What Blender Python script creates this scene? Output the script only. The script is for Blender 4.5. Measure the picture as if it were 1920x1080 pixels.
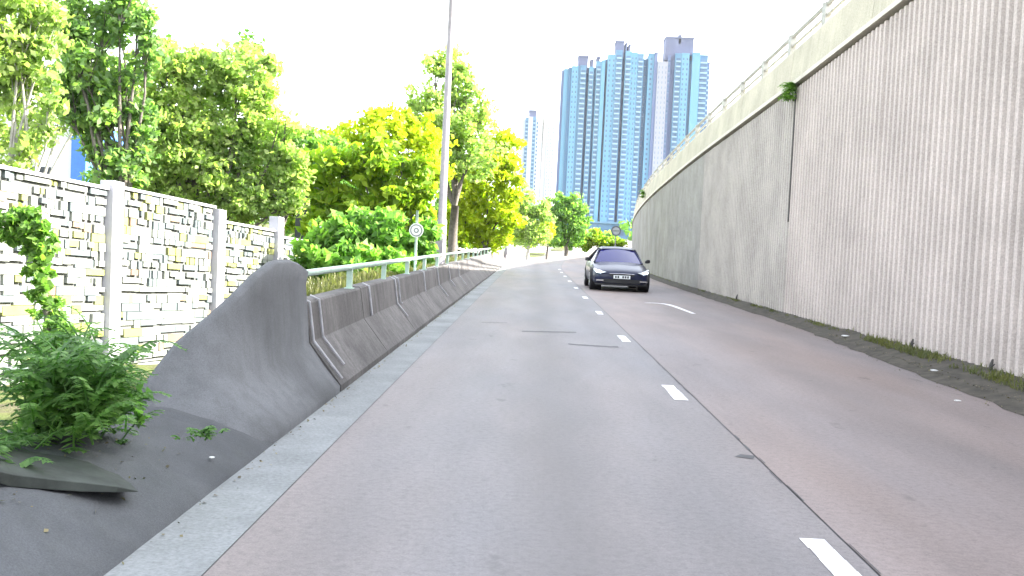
import bpy, math, random
import numpy as np
from mathutils import Vector, Matrix

# ------------------------------------------------------------------ clear
for o in list(bpy.data.objects): bpy.data.objects.remove(o)
sc = bpy.context.scene
C = sc.collection
random.seed(7); RNG = np.random.default_rng(7)
R = math.radians

# ------------------------------------------------------------------ camera
FPX = 1950.0; CAMH = 1.45
VPX, VPY = 1000.0, 455.0; ROLL = R(2.7)
yc = Vector(((VPX-960)/FPX, -(VPY-540)/FPX, -1.0)); yc.normalize()
_w = (math.sin(ROLL)*yc.x + math.cos(ROLL)*yc.y)/(-yc.z)
zc = Vector((math.sin(ROLL), math.cos(ROLL), _w)); zc.normalize()
xc = yc.cross(zc); xc.normalize()
M = Matrix((xc, yc, zc))
cam_d = bpy.data.cameras.new('camera'); cam = bpy.data.objects.new('camera', cam_d); C.objects.link(cam)
cam_d.sensor_width = 36.0; cam_d.lens = 36.0*FPX/1920.0
cam_d.clip_start = 0.05; cam_d.clip_end = 6000
cam.matrix_world = Matrix.Translation((0, 0, CAMH)) @ M.to_4x4()
sc.camera = cam
sc.render.resolution_x = 1024; sc.render.resolution_y = 576

def at(px, py, y):
    """world point seen at a pixel of the 1920x1080 photo, y metres ahead"""
    v = M @ Vector(((px-960)/FPX, -(py-540)/FPX, -1.0))
    k = y/v.y
    return Vector((v.x*k, y, CAMH+v.z*k))

# ------------------------------------------------------------------ light
SUN_EL = R(34.0)
SUN_DIR = Vector((0.98, 0.14, 0)).normalized()
tosun = Vector((SUN_DIR.x*math.cos(SUN_EL), SUN_DIR.y*math.cos(SUN_EL), math.sin(SUN_EL)))
world = bpy.data.worlds.new('World'); sc.world = world; world.use_nodes = True
wn = world.node_tree.nodes; wl = world.node_tree.links; wn.clear()
sky = wn.new('ShaderNodeTexSky'); sky.sky_type = 'NISHITA'; sky.sun_disc = False
sky.sun_elevation = SUN_EL
sky.sun_rotation = math.atan2(SUN_DIR.x, SUN_DIR.y)
sky.air_density = 1.0; sky.dust_density = 2.0; sky.ozone_density = 1.0; sky.altitude = 20
hsv = wn.new('ShaderNodeHueSaturation'); hsv.inputs['Saturation'].default_value = 0.34
bgn = wn.new('ShaderNodeBackground'); bgn.inputs['Strength'].default_value = 0.15
wo = wn.new('ShaderNodeOutputWorld')
wl.new(sky.outputs[0], hsv.inputs['Color']); wl.new(hsv.outputs[0], bgn.inputs[0]); wl.new(bgn.outputs[0], wo.inputs[0])
sun_d = bpy.data.lights.new('sun', 'SUN'); sun_d.energy = 3.9; sun_d.angle = R(0.53); sun_d.color = (1.0, 0.94, 0.84)
sun = bpy.data.objects.new('sun', sun_d); C.objects.link(sun)
sun.rotation_euler = tosun.to_track_quat('Z', 'Y').to_euler()
sun.location = (40, -20, 60)
sc.view_settings.view_transform = 'Standard'; sc.view_settings.look = 'None'
sc.view_settings.gamma = 1.0; sc.view_settings.use_curve_mapping = False
sc.view_settings.exposure = 2.85

# ------------------------------------------------------------------ materials
def newmat(name):
    m = bpy.data.materials.new(name); m.use_nodes = True
    nt = m.node_tree; b = nt.nodes['Principled BSDF']
    return m, nt, b
def N(nt, t, **kw):
    n = nt.nodes.new(t)
    for k, v in kw.items():
        if k in n.inputs: n.inputs[k].default_value = v
        else: setattr(n, k, v)
    return n
def noise(nt, scale, detail=4, rough=0.6, stretch=None, coord='Object'):
    tc = N(nt, 'ShaderNodeTexCoord'); mp = N(nt, 'ShaderNodeMapping')
    if stretch: mp.inputs['Scale'].default_value = stretch
    nz = N(nt, 'ShaderNodeTexNoise'); nz.inputs['Scale'].default_value = scale
    nz.inputs['Detail'].default_value = detail; nz.inputs['Roughness'].default_value = rough
    nt.links.new(tc.outputs[coord], mp.inputs[0]); nt.links.new(mp.outputs[0], nz.inputs['Vector'])
    return nz.outputs['Fac']
def ramp(nt, fac, stops):
    r = N(nt, 'ShaderNodeValToRGB'); e = r.color_ramp.elements
    while len(e) < len(stops): e.new(0.5)
    for i, (p, c) in enumerate(stops):
        e[i].position = p; e[i].color = (*c, 1) if len(c) == 3 else c
    nt.links.new(fac, r.inputs[0]); return r.outputs[0]
def mix(nt, a, b, fac, mode='MIX'):
    x = N(nt, 'ShaderNodeMix'); x.data_type = 'RGBA'; x.blend_type = mode
    for s, v in ((x.inputs[6], a), (x.inputs[7], b), (x.inputs[0], fac)):
        if hasattr(v, 'is_output'): nt.links.new(v, s)
        elif isinstance(v, (int, float)): s.default_value = v
        else: s.default_value = (*v, 1)
    return x.outputs[2]
def bump(nt, b, fac, strength=0.3, dist=0.02):
    n = N(nt, 'ShaderNodeBump'); n.inputs['Strength'].default_value = strength; n.inputs['Distance'].default_value = dist
    nt.links.new(fac, n.inputs['Height']); nt.links.new(n.outputs[0], b.inputs['Normal'])
def plain(name, col, rough=0.6, metal=0.0, var=0.25, scale=6.0, spec=0.4):
    m, nt, b = newmat(name)
    f = noise(nt, scale, 5, 0.65)
    lo = tuple(c*(1-var) for c in col); hi = tuple(min(1, c*(1+var)) for c in col)
    nt.links.new(ramp(nt, f, [(0.3, lo), (0.7, hi)]), b.inputs['Base Color'])
    b.inputs['Roughness'].default_value = rough; b.inputs['Metallic'].default_value = metal
    b.inputs['Specular IOR Level'].default_value = spec
    return m
def concrete(name, col, streak=0.5, moss=(0.06, 0.065, 0.05), rough=0.85, grain=40, dark=0.45):
    """weathered concrete: blotches, vertical rain streaks, fine grain"""
    m, nt, b = newmat(name)
    big = noise(nt, 0.7, 6, 0.65); st = noise(nt, 1.0, 6, 0.75, stretch=(7, 7, 0.22)); fine = noise(nt, grain, 3, 0.7)
    lo = tuple(c*(1-dark) for c in col); hi = tuple(min(1, c*1.18) for c in col)
    c1 = ramp(nt, big, [(0.3, lo), (0.62, hi)])
    sf = ramp(nt, st, [(0.45, (0, 0, 0)), (0.75, (streak,)*3)])
    c2 = mix(nt, c1, moss, sf)
    c3 = mix(nt, c2, ramp(nt, fine, [(0.3, (0.75,)*3), (0.7, (1.15,)*3)]), 1.0, 'MULTIPLY')
    nt.links.new(c3, b.inputs['Base Color']); b.inputs['Roughness'].default_value = rough
    b.inputs['Specular IOR Level'].default_value = 0.25
    bump(nt, b, fine, 0.35, 0.01)
    return m

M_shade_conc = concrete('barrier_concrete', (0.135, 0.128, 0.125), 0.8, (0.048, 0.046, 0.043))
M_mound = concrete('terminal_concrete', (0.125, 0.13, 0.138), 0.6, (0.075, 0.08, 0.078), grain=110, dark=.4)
M_wall = concrete('ribbed_wall_concrete', (0.455, 0.40, 0.365), 0.16, (0.33, 0.29, 0.265), dark=0.09)
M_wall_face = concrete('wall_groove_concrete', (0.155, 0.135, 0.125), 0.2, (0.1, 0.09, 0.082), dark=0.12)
M_parapet = concrete('parapet_concrete', (0.44, 0.405, 0.315), 0.4, (0.28, 0.265, 0.19), dark=0.14)
M_lip = concrete('coping_lip_concrete', (0.58, 0.54, 0.46), 0.2, (0.4, 0.37, 0.3), dark=0.12)
M_recess = plain('recess_concrete', (0.06, 0.056, 0.052), 0.9)
M_channel = concrete('channel_concrete', (0.225, 0.238, 0.24), 0.3, (.13, .135, .13), dark=0.25)
M_white = plain('white_road_paint', (0.74, 0.72, 0.72), 0.6, var=0.12, scale=14)
M_tar = plain('tar_seal', (0.075, 0.073, 0.075), 0.7, var=0.3)
M_metal_rail = plain('pale_green_rail_paint', (0.36, 0.48, 0.40), 0.45, var=0.2)
M_galv = plain('galvanised_steel', (0.3, 0.3, 0.29), 0.6, 0.1, var=0.25)
M_pole = plain('pale_pole_paint', (0.27, 0.25, 0.26), 0.5, 0.1, var=0.15)
M_darkpole = plain('distant_pole_steel', (0.3, 0.3, 0.32), 0.5, 0.2)
M_conduit = plain('grey_conduit', (0.36, 0.36, 0.38), 0.5)

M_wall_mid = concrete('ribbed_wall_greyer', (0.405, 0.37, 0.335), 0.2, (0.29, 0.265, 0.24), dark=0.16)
M_wall_far = concrete('ribbed_wall_greenish_grey', (0.345, 0.33, 0.30), 0.24, (0.25, 0.24, 0.215), dark=0.2)  # mid and far panels step greyer and darker than the near wall colour
def road_material(name, base, tint_amt=1.0, streaks=()):
    m, nt, b = newmat(name)
    fine = noise(nt, 90, 4, 0.75); mid = noise(nt, 1.3, 5, 0.6, stretch=(1, 0.22, 1)); big = noise(nt, 0.35, 4, 0.5, stretch=(1.6, 0.3, 1))
    lo = tuple(c*0.83 for c in base); hi = tuple(c*1.12 for c in base)
    col = ramp(nt, mid, [(0.3, lo), (0.7, hi)])
    col = mix(nt, col, ramp(nt, big, [(0.35, (0.9, 0.94, 1.0)), (0.65, (1.07, 1.0, 0.97))]), tint_amt, 'MULTIPLY')
    col = mix(nt, col, ramp(nt, fine, [(0.3, (0.8,)*3), (0.7, (1.18,)*3)]), 1.0, 'MULTIPLY')
    agg = noise(nt, 22, 5, 0.8)
    col = mix(nt, col, ramp(nt, agg, [(0.36, (0.8,)*3), (0.5, (1.0,)*3), (0.66, (1.14,)*3)]), 1.0, 'MULTIPLY')
    spot = noise(nt, 3.1, 3, 0.6, stretch=(1, .6, 1))
    col = mix(nt, col, ramp(nt, spot, [(0.27, (0.72,)*3), (0.34, (1.0,)*3)]), 1.0, 'MULTIPLY')
    tc = N(nt, 'ShaderNodeTexCoord'); sp = N(nt, 'ShaderNodeSeparateXYZ'); nt.links.new(tc.outputs['Object'], sp.inputs[0])
    wob = noise(nt, 0.25, 3, 0.5)
    for (cx, half, amt) in streaks:       # oil and tyre wear along the lane
        a = N(nt, 'ShaderNodeMath', operation='SUBTRACT'); nt.links.new(sp.outputs[0], a.inputs[0]); a.inputs[1].default_value = cx
        w = N(nt, 'ShaderNodeMath', operation='MULTIPLY_ADD'); nt.links.new(wob, w.inputs[0]); w.inputs[1].default_value = 0.5; nt.links.new(a.outputs[0], w.inputs[2])
        w2 = N(nt, 'ShaderNodeMath', operation='SUBTRACT'); nt.links.new(w.outputs[0], w2.inputs[0]); w2.inputs[1].default_value = 0.25
        ab = N(nt, 'ShaderNodeMath', operation='ABSOLUTE'); nt.links.new(w2.outputs[0], ab.inputs[0])
        mr = N(nt, 'ShaderNodeMapRange'); mr.interpolation_type = 'SMOOTHSTEP'
        nt.links.new(ab.outputs[0], mr.inputs[0]); mr.inputs[1].default_value = 0; mr.inputs[2].default_value = half
        mr.inputs[3].default_value = amt; mr.inputs[4].default_value = 0
        col = mix(nt, col, tuple(c*0.45 for c in base), mr.outputs[0])
    nt.links.new(col, b.inputs['Base Color'])
    b.inputs['Roughness'].default_value = 0.62; b.inputs['Specular IOR Level'].default_value = 0.45
    bump(nt, b, fine, 0.5, 0.006)
    return m
M_road_l = road_material('left_lane_asphalt', (0.188, 0.171, 0.166), 1.0, ((0.25, 0.55, 0.45), (-0.95, 0.3, 0.12), (1.15, 0.3, 0.12)))
M_road_r = road_material('right_lane_asphalt', (0.222, 0.182, 0.168), 1.0, ((3.4, 0.6, 0.2),))
M_deck = plain('deck_asphalt', (0.06, 0.06, 0.06), 0.8)
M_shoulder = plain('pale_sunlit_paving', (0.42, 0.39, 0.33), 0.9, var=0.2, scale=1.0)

def ground_mat():
    m, nt, b = newmat('soil_and_grass')
    f = noise(nt, 0.8, 6, 0.7); g = noise(nt, 18, 4, 0.7)
    c = ramp(nt, f, [(0.35, (0.075, 0.065, 0.05)), (0.5, (0.09, 0.1, 0.04)), (0.68, (0.08, 0.12, 0.03))])
    c = mix(nt, c, ramp(nt, g, [(0.3, (0.6,)*3), (0.7, (1.35,)*3)]), 1.0, 'MULTIPLY')
    nt.links.new(c, b.inputs['Base Color']); b.inputs['Roughness'].default_value = 0.95
    b.inputs['Specular IOR Level'].default_value = 0.1
    bump(nt, b, g, 0.8, 0.03); return m
M_ground = ground_mat()
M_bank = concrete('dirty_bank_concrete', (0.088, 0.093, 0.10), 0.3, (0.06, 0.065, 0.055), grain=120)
M_dirt = plain('verge_dirt', (0.062, 0.054, 0.042), 0.95, var=0.5, scale=5)
M_rock = plain('dark_broken_concrete', (0.05, 0.058, 0.052), 0.9, var=0.4, scale=5)

def leaf_mat(name, cols, trans=0.45, rough=0.5):
    m, nt, b = newmat(name)
    gi = N(nt, 'ShaderNodeNewGeometry')
    c = ramp(nt, gi.outputs['Random Per Island'], [(i/(len(cols)-1), c) for i, c in enumerate(cols)])
    cl = noise(nt, 0.9, 3, 0.6)
    c = mix(nt, c, ramp(nt, cl, [(0.35, (0.78, 0.86, 0.85)), (0.65, (1.2, 1.18, 1.0))]), 1.0, 'MULTIPLY')
    nt.links.new(c, b.inputs['Base Color']); b.inputs['Roughness'].default_value = rough
    b.inputs['Specular IOR Level'].default_value = 0.3
    tr = N(nt, 'ShaderNodeBsdfTranslucent')
    ct = mix(nt, c, (1.4, 1.75, 0.7), 1.0, 'MULTIPLY'); nt.links.new(ct, tr.inputs['Color'])
    mx = N(nt, 'ShaderNodeMixShader'); mx.inputs[0].default_value = trans
    nt.links.new(b.outputs[0], mx.inputs[1]); nt.links.new(tr.outputs[0], mx.inputs[2])
    nt.links.new(mx.outputs[0], nt.nodes['Material Output'].inputs['Surface'])
    return m
L_olive = leaf_mat('olive_leaves', [(0.22, 0.27, 0.11), (0.30, 0.35, 0.15), (0.37, 0.41, 0.19), (0.25, 0.33, 0.13)], .62)
L_green = leaf_mat('green_leaves', [(0.10, 0.18, 0.06), (0.15, 0.25, 0.07), (0.21, 0.32, 0.08)], .55)
L_blue = leaf_mat('blue_green_leaves', [(0.12, 0.19, 0.10), (0.18, 0.26, 0.11), (0.25, 0.34, 0.12)], .6)
L_yellow = leaf_mat('yellow_green_leaves', [(0.30, 0.33, 0.03), (0.38, 0.41, 0.03), (0.45, 0.46, 0.03)], 0.55)
L_pale = leaf_mat('pale_leaves', [(0.24, 0.30, 0.12), (0.32, 0.37, 0.16), (0.28, 0.35, 0.1)], 0.5)
L_lime = leaf_mat('lime_leaves', [(0.14, 0.23, 0.025), (0.22, 0.30, 0.03), (0.28, 0.35, 0.03)], 0.5)
L_lime2 = leaf_mat('fresh_leaves', [(0.12, 0.22, 0.06), (0.18, 0.31, 0.08), (0.25, 0.39, 0.09)], .55)
L_weed = leaf_mat('weed_leaves', [(0.09, 0.17, 0.07), (0.14, 0.25, 0.09), (0.2, 0.32, 0.13)], 0.55)
L_dry = leaf_mat('dry_grass', [(0.12, 0.115, 0.055), (0.15, 0.15, 0.06), (0.10, 0.11, 0.045)], 0.3)
M_bark = plain('grey_bark', (0.12, 0.105, 0.09), 0.9, var=0.4, scale=9)
M_palebark = plain('pale_bark', (0.34, 0.32, 0.28), 0.85, var=0.3, scale=7)

# ------------------------------------------------------------------ mesh helpers
class MB:
    def __init__(s): s.v = []; s.f = []; s.mi = []
    def quad(s, a, b, c, d, mi=0):
        n = len(s.v); s.v += [tuple(a), tuple(b), tuple(c), tuple(d)]; s.f.append((n, n+1, n+2, n+3)); s.mi.append(mi)
    def box(s, x0, x1, y0, y1, z0, z1, T=None, mi=0):
        n = len(s.v)
        p = [(x0,y0,z0),(x1,y0,z0),(x1,y1,z0),(x0,y1,z0),(x0,y0,z1),(x1,y0,z1),(x1,y1,z1),(x0,y1,z1)]
        if T is not None: p = [tuple(T @ Vector(q)) for q in p]
        s.v += p
        for f in ((0,3,2,1),(4,5,6,7),(0,1,5,4),(1,2,6,5),(2,3,7,6),(3,0,4,7)):
            s.f.append(tuple(n+i for i in f)); s.mi.append(mi)
    def tube(s, pts, rad, seg=8, mi=0, cap=True):
        pts = [Vector(p) for p in pts]
        if not hasattr(rad, '__len__'): rad = [rad]*len(pts)
        rings = []
        for i, p in enumerate(pts):
            d = (pts[min(i+1, len(pts)-1)]-pts[max(i-1, 0)]).normalized()
            a = Vector((0,0,1)) if abs(d.z) < 0.9 else Vector((1,0,0))
            u = d.cross(a).normalized(); w = d.cross(u)
            n = len(s.v)
            for k in range(seg):
                t = 2*math.pi*k/seg
                s.v.append(tuple(p+u*math.cos(t)*rad[i]+w*math.sin(t)*rad[i]))
            rings.append(n)
        for a, b in zip(rings, rings[1:]):
            for k in range(seg):
                s.f.append((a+k, a+(k+1)%seg, b+(k+1)%seg, b+k)); s.mi.append(mi)
        if cap:
            s.f.append(tuple(rings[0]+k for k in range(seg))); s.mi.append(mi)
            s.f.append(tuple(rings[-1]+k for k in reversed(range(seg)))); s.mi.append(mi)
    def loft(s, secs, closed=False, cap=False, mi=0):
        """secs: list of lists of points"""
        n0 = len(s.v); k = len(secs[0])
        for q in secs: s.v += [tuple(p) for p in q]
        for i in range(len(secs)-1):
            for j in range(k if closed else k-1):
                a = n0+i*k+j; b = n0+i*k+(j+1)%k
                s.f.append((a, b, b+k, a+k)); s.mi.append(mi)
        if cap:
            s.f.append(tuple(n0+j for j in reversed(range(k)))); s.mi.append(mi)
            s.f.append(tuple(n0+(len(secs)-1)*k+j for j in range(k))); s.mi.append(mi)
    def mesh(s, name, mats, smooth=False):
        me = bpy.data.meshes.new(name); me.from_pydata(s.v, [], s.f)
        for m in (mats if isinstance(mats, (list, tuple)) else [mats]): me.materials.append(m)
        if any(s.mi): me.polygons.foreach_set('material_index', s.mi)
        if smooth: me.polygons.foreach_set('use_smooth', [True]*len(me.polygons))
        me.update(); return me
    def build(s, name, mats, parent=None, smooth=False, bevel=0, subsurf=0):
        o = bpy.data.objects.new(name, s.mesh(name, mats, smooth)); C.objects.link(o)
        if parent is not None: o.parent = parent
        if bevel:
            b = o.modifiers.new('bevel', 'BEVEL'); b.width = bevel; b.segments = 2; b.limit_method = 'ANGLE'
        if subsurf:
            b = o.modifiers.new('sub', 'SUBSURF'); b.levels = subsurf; b.render_levels = subsurf
        return o
def tag(o, label=None, cat=None, group=None, kind=None):
    if label: o['label'] = label
    if cat: o['category'] = cat
    if group: o['group'] = group
    if kind: o['kind'] = kind
    return o
def thing(name, loc, label, cat, group=None, rz=0.0):
    o = bpy.data.objects.new(name, None); C.objects.link(o); o.location = loc; o.rotation_euler = (0, 0, rz)
    o.empty_display_size = 0.3
    return tag(o, label, cat, group)
def struct(o): o['kind'] = 'structure'; return o
def local(o, mb):
    """shift world-space vertices of mb into the frame of a thing at o.location (no rotation)"""
    L = o.location; mb.v = [(a-L.x, b-L.y, c-L.z) for a, b, c in mb.v]; return mb
def lerp(x, xs, ys): return float(np.interp(x, xs, ys))

# ------------------------------------------------------------------ layout functions
def wx(y):   # road side face of the retaining wall
    return 5.85 + (0.0008*(y-32)**2 if y > 32 else 0) + (0.0001*(y-110)**2 if y > 110 else 0)
def rise(y): return 0.00012*(y-70)**2 if 70 < y < 200 else (2.03+0.03*(y-200) if y >= 200 else 0.0)
rise_far = lambda y: min(rise(y), 3.2)
def wz(y): return lerp(y, [0, 16.6, 24, 32.5, 47.6, 76, 102, 130, 180, 230], [6.25, 5.62, 5.3, 5.0, 4.5, 3.75, 3.0, 2.6, 2.7, 3.6])
def lx(y):   # foot of the left barrier = left edge of the concrete channel
    return -1.70 + (0.00075*(y-62)**2 if y > 62 else 0)
def kerbx(y): return wx(y) - lerp(y, [0, 10, 21.6, 40, 80], [0.95, 0.85, 0.3, 0.22, 0.2])
def bx_(y): return 1.66 + (0.00077*(y-50)**2 if y > 50 else 0)    # lane joint

def fence_x(y): return -6.95+0.121*(y-17)
def fence_z(y): return -0.93-0.0487*(y-17)

def ground_z(x, y):
    far = rise_far(y)
    dl = lx(y)-x
    if dl <= 0: z = -0.03
    else:
        s = lerp(y, [0, 5.4, 6, 11.5, 13, 60, 80], [0.32, 0.28, 0.05, 0.0, 0.55, 0.5, 0.12])
        b = lerp(y, [0, 17, 27, 45, 80, 120], [-0.5, -0.93, -1.42, -1.3, -0.4, 0.0])
        sx = lerp(y, [0, 8, 10, 14], [0.95, 0.95, 1.1, 1.3])
        e = lerp(y, [0, 9, 14], [1.5, 1.5, 2.4])
        z = lerp(dl, [0, 0.45, sx, sx+0.5, sx+e, 60, 400], [-0.03, min(s*0.45, s), s, s, b, b-0.3, b-0.6])
        n = math.sin(x*3.1+y*1.7)*0.02+math.sin(x*7.3-y*2.9)*0.012+math.sin(y*5.1+x)*0.01
        z += n*min(1, dl*1.5)
    if x > wx(y)+14: z -= min(1.2, (x-wx(y)-14)*0.1)
    return z + far

# ------------------------------------------------------------------ ground
def grid_sheet(name, mat, xs, ys, zf):
    v = [(x, y, zf(x, y)) for y in ys for x in xs]; k = len(xs)
    f = [(j*k+i, j*k+i+1, (j+1)*k+i+1, (j+1)*k+i) for j in range(len(ys)-1) for i in range(k-1)]
    me = bpy.data.meshes.new(name); me.from_pydata(v, [], f); me.materials.append(mat)
    me.polygons.foreach_set('use_smooth', [True]*len(f)); me.update()
    o = bpy.data.objects.new(name, me); C.objects.link(o); return struct(o)
xs = sorted(set([-1500,-700,-300,-150,-80,-50,-35,-25,-20,-16,-13,-11,-9.5,-8.5,-7.5] + [round(-7+0.2*i, 2) for i in range(28)] +
     [-1.5, -1, 2, 6, 8, 11, 14, 18, 21, 24, 30, 40, 60, 120, 300, 700, 1500]))
ys = [-60, -30, -15, -8, -4] + [i*0.5 for i in range(-4, 60)] + [30+i*2 for i in range(0, 50)] + [130+i*6 for i in range(0, 20)] + [260, 300, 400, 600, 900, 1500, 2600, 4000]
grid_sheet('ground', M_ground, xs, sorted(set(ys)), ground_z)

def ribbon(name, mat, fa, fb, y0, y1, z, n=2, step=1.0, parent=None):
    ysr = np.arange(y0, y1+1e-6, step)
    mb = MB()
    for a, b in zip(ysr, ysr[1:]):
        for i in range(n):
            t0, t1 = i/n, (i+1)/n
            P = lambda y, t: (fa(y)*(1-t)+fb(y)*t, y, z+rise_far(y))
            mb.quad(P(a, t0), P(a, t1), P(b, t1), P(b, t0))
    return struct(mb.build(name, mat, parent))
ribbon('left_lane', M_road_l, lambda y: lx(y)+0.39, lambda y: bx_(y)-0.006, -20, 240, 0.0)
ribbon('right_lane', M_road_r, lambda y: bx_(y)+0.006, lambda y: kerbx(y)+0.1, -20, 240, 0.0)
ribbon('lane_joint', M_tar, lambda y: bx_(y)-0.012, lambda y: bx_(y)+0.012, -20, 240, -0.006)
ribbon('drainage_channel', M_channel, lambda y: lx(y)-0.05, lambda y: lx(y)+0.384, -20, 240, 0.0)
ribbon('channel_joint', M_tar, lambda y: lx(y)+0.37, lambda y: lx(y)+0.39, -20, 240, -0.006)

# verge between the kerb and the wall, a little raised, irregular
mb = MB()
rv = random.Random(3)
yv = np.arange(-20, 200, 0.5)
secs = []
for y in yv:
    k = kerbx(y)+rv.uniform(-0.05, 0.05)*(1 if y < 40 else 0.3); w = wx(y)+0.1; r = rise_far(y)
    secs.append([(k-0.18, y, 0.004+r), (k, y, 0.03+r+rv.uniform(0, .02)), (k+(w-k)*0.3, y, 0.085+r+rv.uniform(0, .03)), (k+(w-k)*0.7, y, 0.12+r+rv.uniform(0, .04)), (w, y, 0.15+r)])
mb.loft(secs)
struct(mb.build('verge', M_dirt, smooth=True))
# pale sunlit shoulder past the end of the barrier
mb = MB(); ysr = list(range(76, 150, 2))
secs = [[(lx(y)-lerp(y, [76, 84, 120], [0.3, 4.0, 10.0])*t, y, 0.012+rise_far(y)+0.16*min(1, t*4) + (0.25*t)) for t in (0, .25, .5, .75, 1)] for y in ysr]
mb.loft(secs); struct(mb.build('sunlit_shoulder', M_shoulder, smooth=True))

# ------------------------------------------------------------------ painted marks
dash_y = [-1.9+6.0*i for i in range(-1, 16)]
k = 0
for i, y0 in enumerate([4.25, 10.0, 15.9, 22.0, 28.2, 34.3, 40.4, 46.5, 52.6, 58.7]):
    mb = MB(); xx = 1.50 + (bx_(y0)-1.66)
    r = rise_far(y0); L = 1.05
    for t in range(6):
        a, b = y0+L*t/6, y0+L*(t+1)/6; j0, j1 = rv.uniform(-.006, .006), rv.uniform(-.006, .006)
        mb.quad((xx-.065+j0, a, .004+r), (xx+.065+j1, a, .004+r), (xx+.065+j1, b, .004+r), (xx-.065+j0, b, .004+r))
    o = mb.build('lane_dash', M_white)
    where = ['nearest to the camera at the bottom edge', 'second from the camera', 'third from the camera', 'fourth from the camera',
             'fifth, beside the front of the oncoming car', 'sixth, level with the oncoming car', 'seventh, just past the oncoming car', 'eighth, far along the line',
             'ninth, far along the line', 'tenth and farthest one'][i]
    struct(o); tag(o, 'white painted lane line dash, %s' % where, group='white lane line dashes')
mb = MB()
P = [(3.74, 23.8), (3.70, 25.2), (3.66, 26.4), (3.58, 27.25), (3.42, 27.6), (3.22, 27.6), (3.02, 27.5)]
W = [0.05, 0.06, 0.07, 0.09, 0.12, 0.09, 0.03]
for i in range(len(P)-1):
    (x0, y0), (x1, y1) = P[i], P[i+1]; d = Vector((x1-x0, y1-y0)).normalized(); n = Vector((-d.y, d.x))
    mb.quad((x0+n.x*W[i], y0+n.y*W[i], .004), (x1+n.x*W[i+1], y1+n.y*W[i+1], .004), (x1-n.x*W[i+1], y1-n.y*W[i+1], .004), (x0-n.x*W[i], y0-n.y*W[i], .004))
o = struct(mb.build('road_arrow', M_white)); tag(o, 'worn white painted bent arrow on the right lane in front of the car')
for (x0, x1, y0, y1, w, lab) in ((-0.12, 0.78, 16.9, 17.2, .09, 'left'), (0.58, 1.3, 15.1, 15.0, .09, 'right'), (-0.85, -0.4, 18.3, 18.5, .04, 'faint')):
    mb = MB(); K = 9
    for i in range(K):
        t0, t1 = i/K, (i+1)/K; q = lambda t: (x0+(x1-x0)*t, y0+(y1-y0)*t+rv.uniform(-.02, .02))
        a, b = q(t0), q(t1)
        mb.quad((a[0], a[1]-w, .003), (b[0], b[1]-w, .003), (b[0], b[1]+w*rv.uniform(.5, 1), .003), (a[0], a[1]+w*rv.uniform(.5, 1), .003))
    struct(mb.build('tar_patch', M_tar))
mb = MB(); rr = random.Random(5)                       # ragged crack along the lane joint
y = 3.6
while y < 15:
    L = rr.uniform(.1, .5); w = rr.uniform(.002, .009)*(1.4 if 6 < y < 9.5 else .6); x = 1.66+rr.uniform(-.015, .015)
    mb.quad((x-w, y, .003), (x+w, y, .003), (x+w*.6, y+L, .003), (x-w*.6, y+L, .003)); y += L+rr.uniform(0, .3)
mb.quad((1.50, 7.35, .0035), (1.62, 7.3, .0035), (1.66, 7.42, .0035), (1.56, 7.45, .0035))
struct(mb.build('joint_crack', M_tar))

# ------------------------------------------------------------------ right retaining wall
WY0, WY1 = 1.2, 190.0
wall = thing('retaining_wall', (wx(20), 20, 0), 'tall ribbed pinkish grey concrete retaining wall along the right side of the road', 'wall')
joints = [1.2, 6.5, 12.0, 17.8, 23.9, 30.0, 36.5, 43.0, 50.0, 58.0, 67.0, 77.0, 89.0, 103.0, 120.0, 140.0, 165.0, 190.0]
PITCH = 0.225
for a, b in zip(joints, joints[1:]):
    mb = MB(); n = max(1, int(round((b-a)/PITCH))); p = (b-a)/n
    rib = []
    ycut = [a+0.02]
    g = 0.012
    prof = []      # (offset toward road, y)
    for i in range(n):
        s = a+0.03+(b-a-0.06)*i/n; pp = (b-a-0.06)/n
        d = 0.06
        prof += [(0, s, 1), (0, s+pp*0.36, 1), (d, s+pp*0.48, 0), (d, s+pp*0.88, 0)]
    prof += [(0, b-0.02, 1)]
    bot = []; top = []
    for (d, yy, m_) in prof:
        r = rise_far(yy)
        bot.append((wx(yy)-d, yy, -0.1+r)); top.append((wx(yy)-d, yy, wz(yy)-0.07))
    mb.loft([bot, top])
    # groove floor coloured darker so the paler ribs stand out
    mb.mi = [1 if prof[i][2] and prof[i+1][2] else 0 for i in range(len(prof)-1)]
    # closing return at both ends
    for yy in (a+0.02, b-0.02):
        mb.quad((wx(yy), yy, -0.1+rise_far(yy)), (wx(yy)+0.25, yy, -0.1+rise_far(yy)), (wx(yy)+0.25, yy, wz(yy)-.05), (wx(yy), yy, wz(yy)-.05))
    local(wall, mb).build('wall_panel', [M_wall if a < 23 else (M_wall_mid if a < 36 else M_wall_far), M_wall_face], wall)
for yy, zl in ((23.9, 2.2),):
    mb = MB(); mb.box(wx(yy)-.075, wx(yy)+.05, yy-.035, yy+.035, zl, wz(yy)-.08); local(wall, mb).build('joint_strip', M_recess, wall)
mb = MB()
yb = np.arange(WY0, WY1+.1, 2.0)
mb.loft([[(wx(y)+.06, y, -0.3+rise_far(y)), (wx(y)+.06, y, wz(y)), (wx(y)+.6, y, wz(y)), (wx(y)+.6, y, -0.3+rise_far(y))] for y in yb], closed=True, cap=True)
local(wall, mb).build('wall_core', M_recess, wall)  # core coloured dark so the gap under the coping shows as shade
# coping lip with dark shadow gap
mb = MB()
mb.loft([[(wx(y)-.13, y, wz(y)), (wx(y)-.13, y, wz(y)+.09), (wx(y)+.3, y, wz(y)+.09), (wx(y)+.3, y, wz(y))] for y in yb], closed=True, cap=True)
local(wall, mb).build('coping', M_lip, wall)

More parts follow.
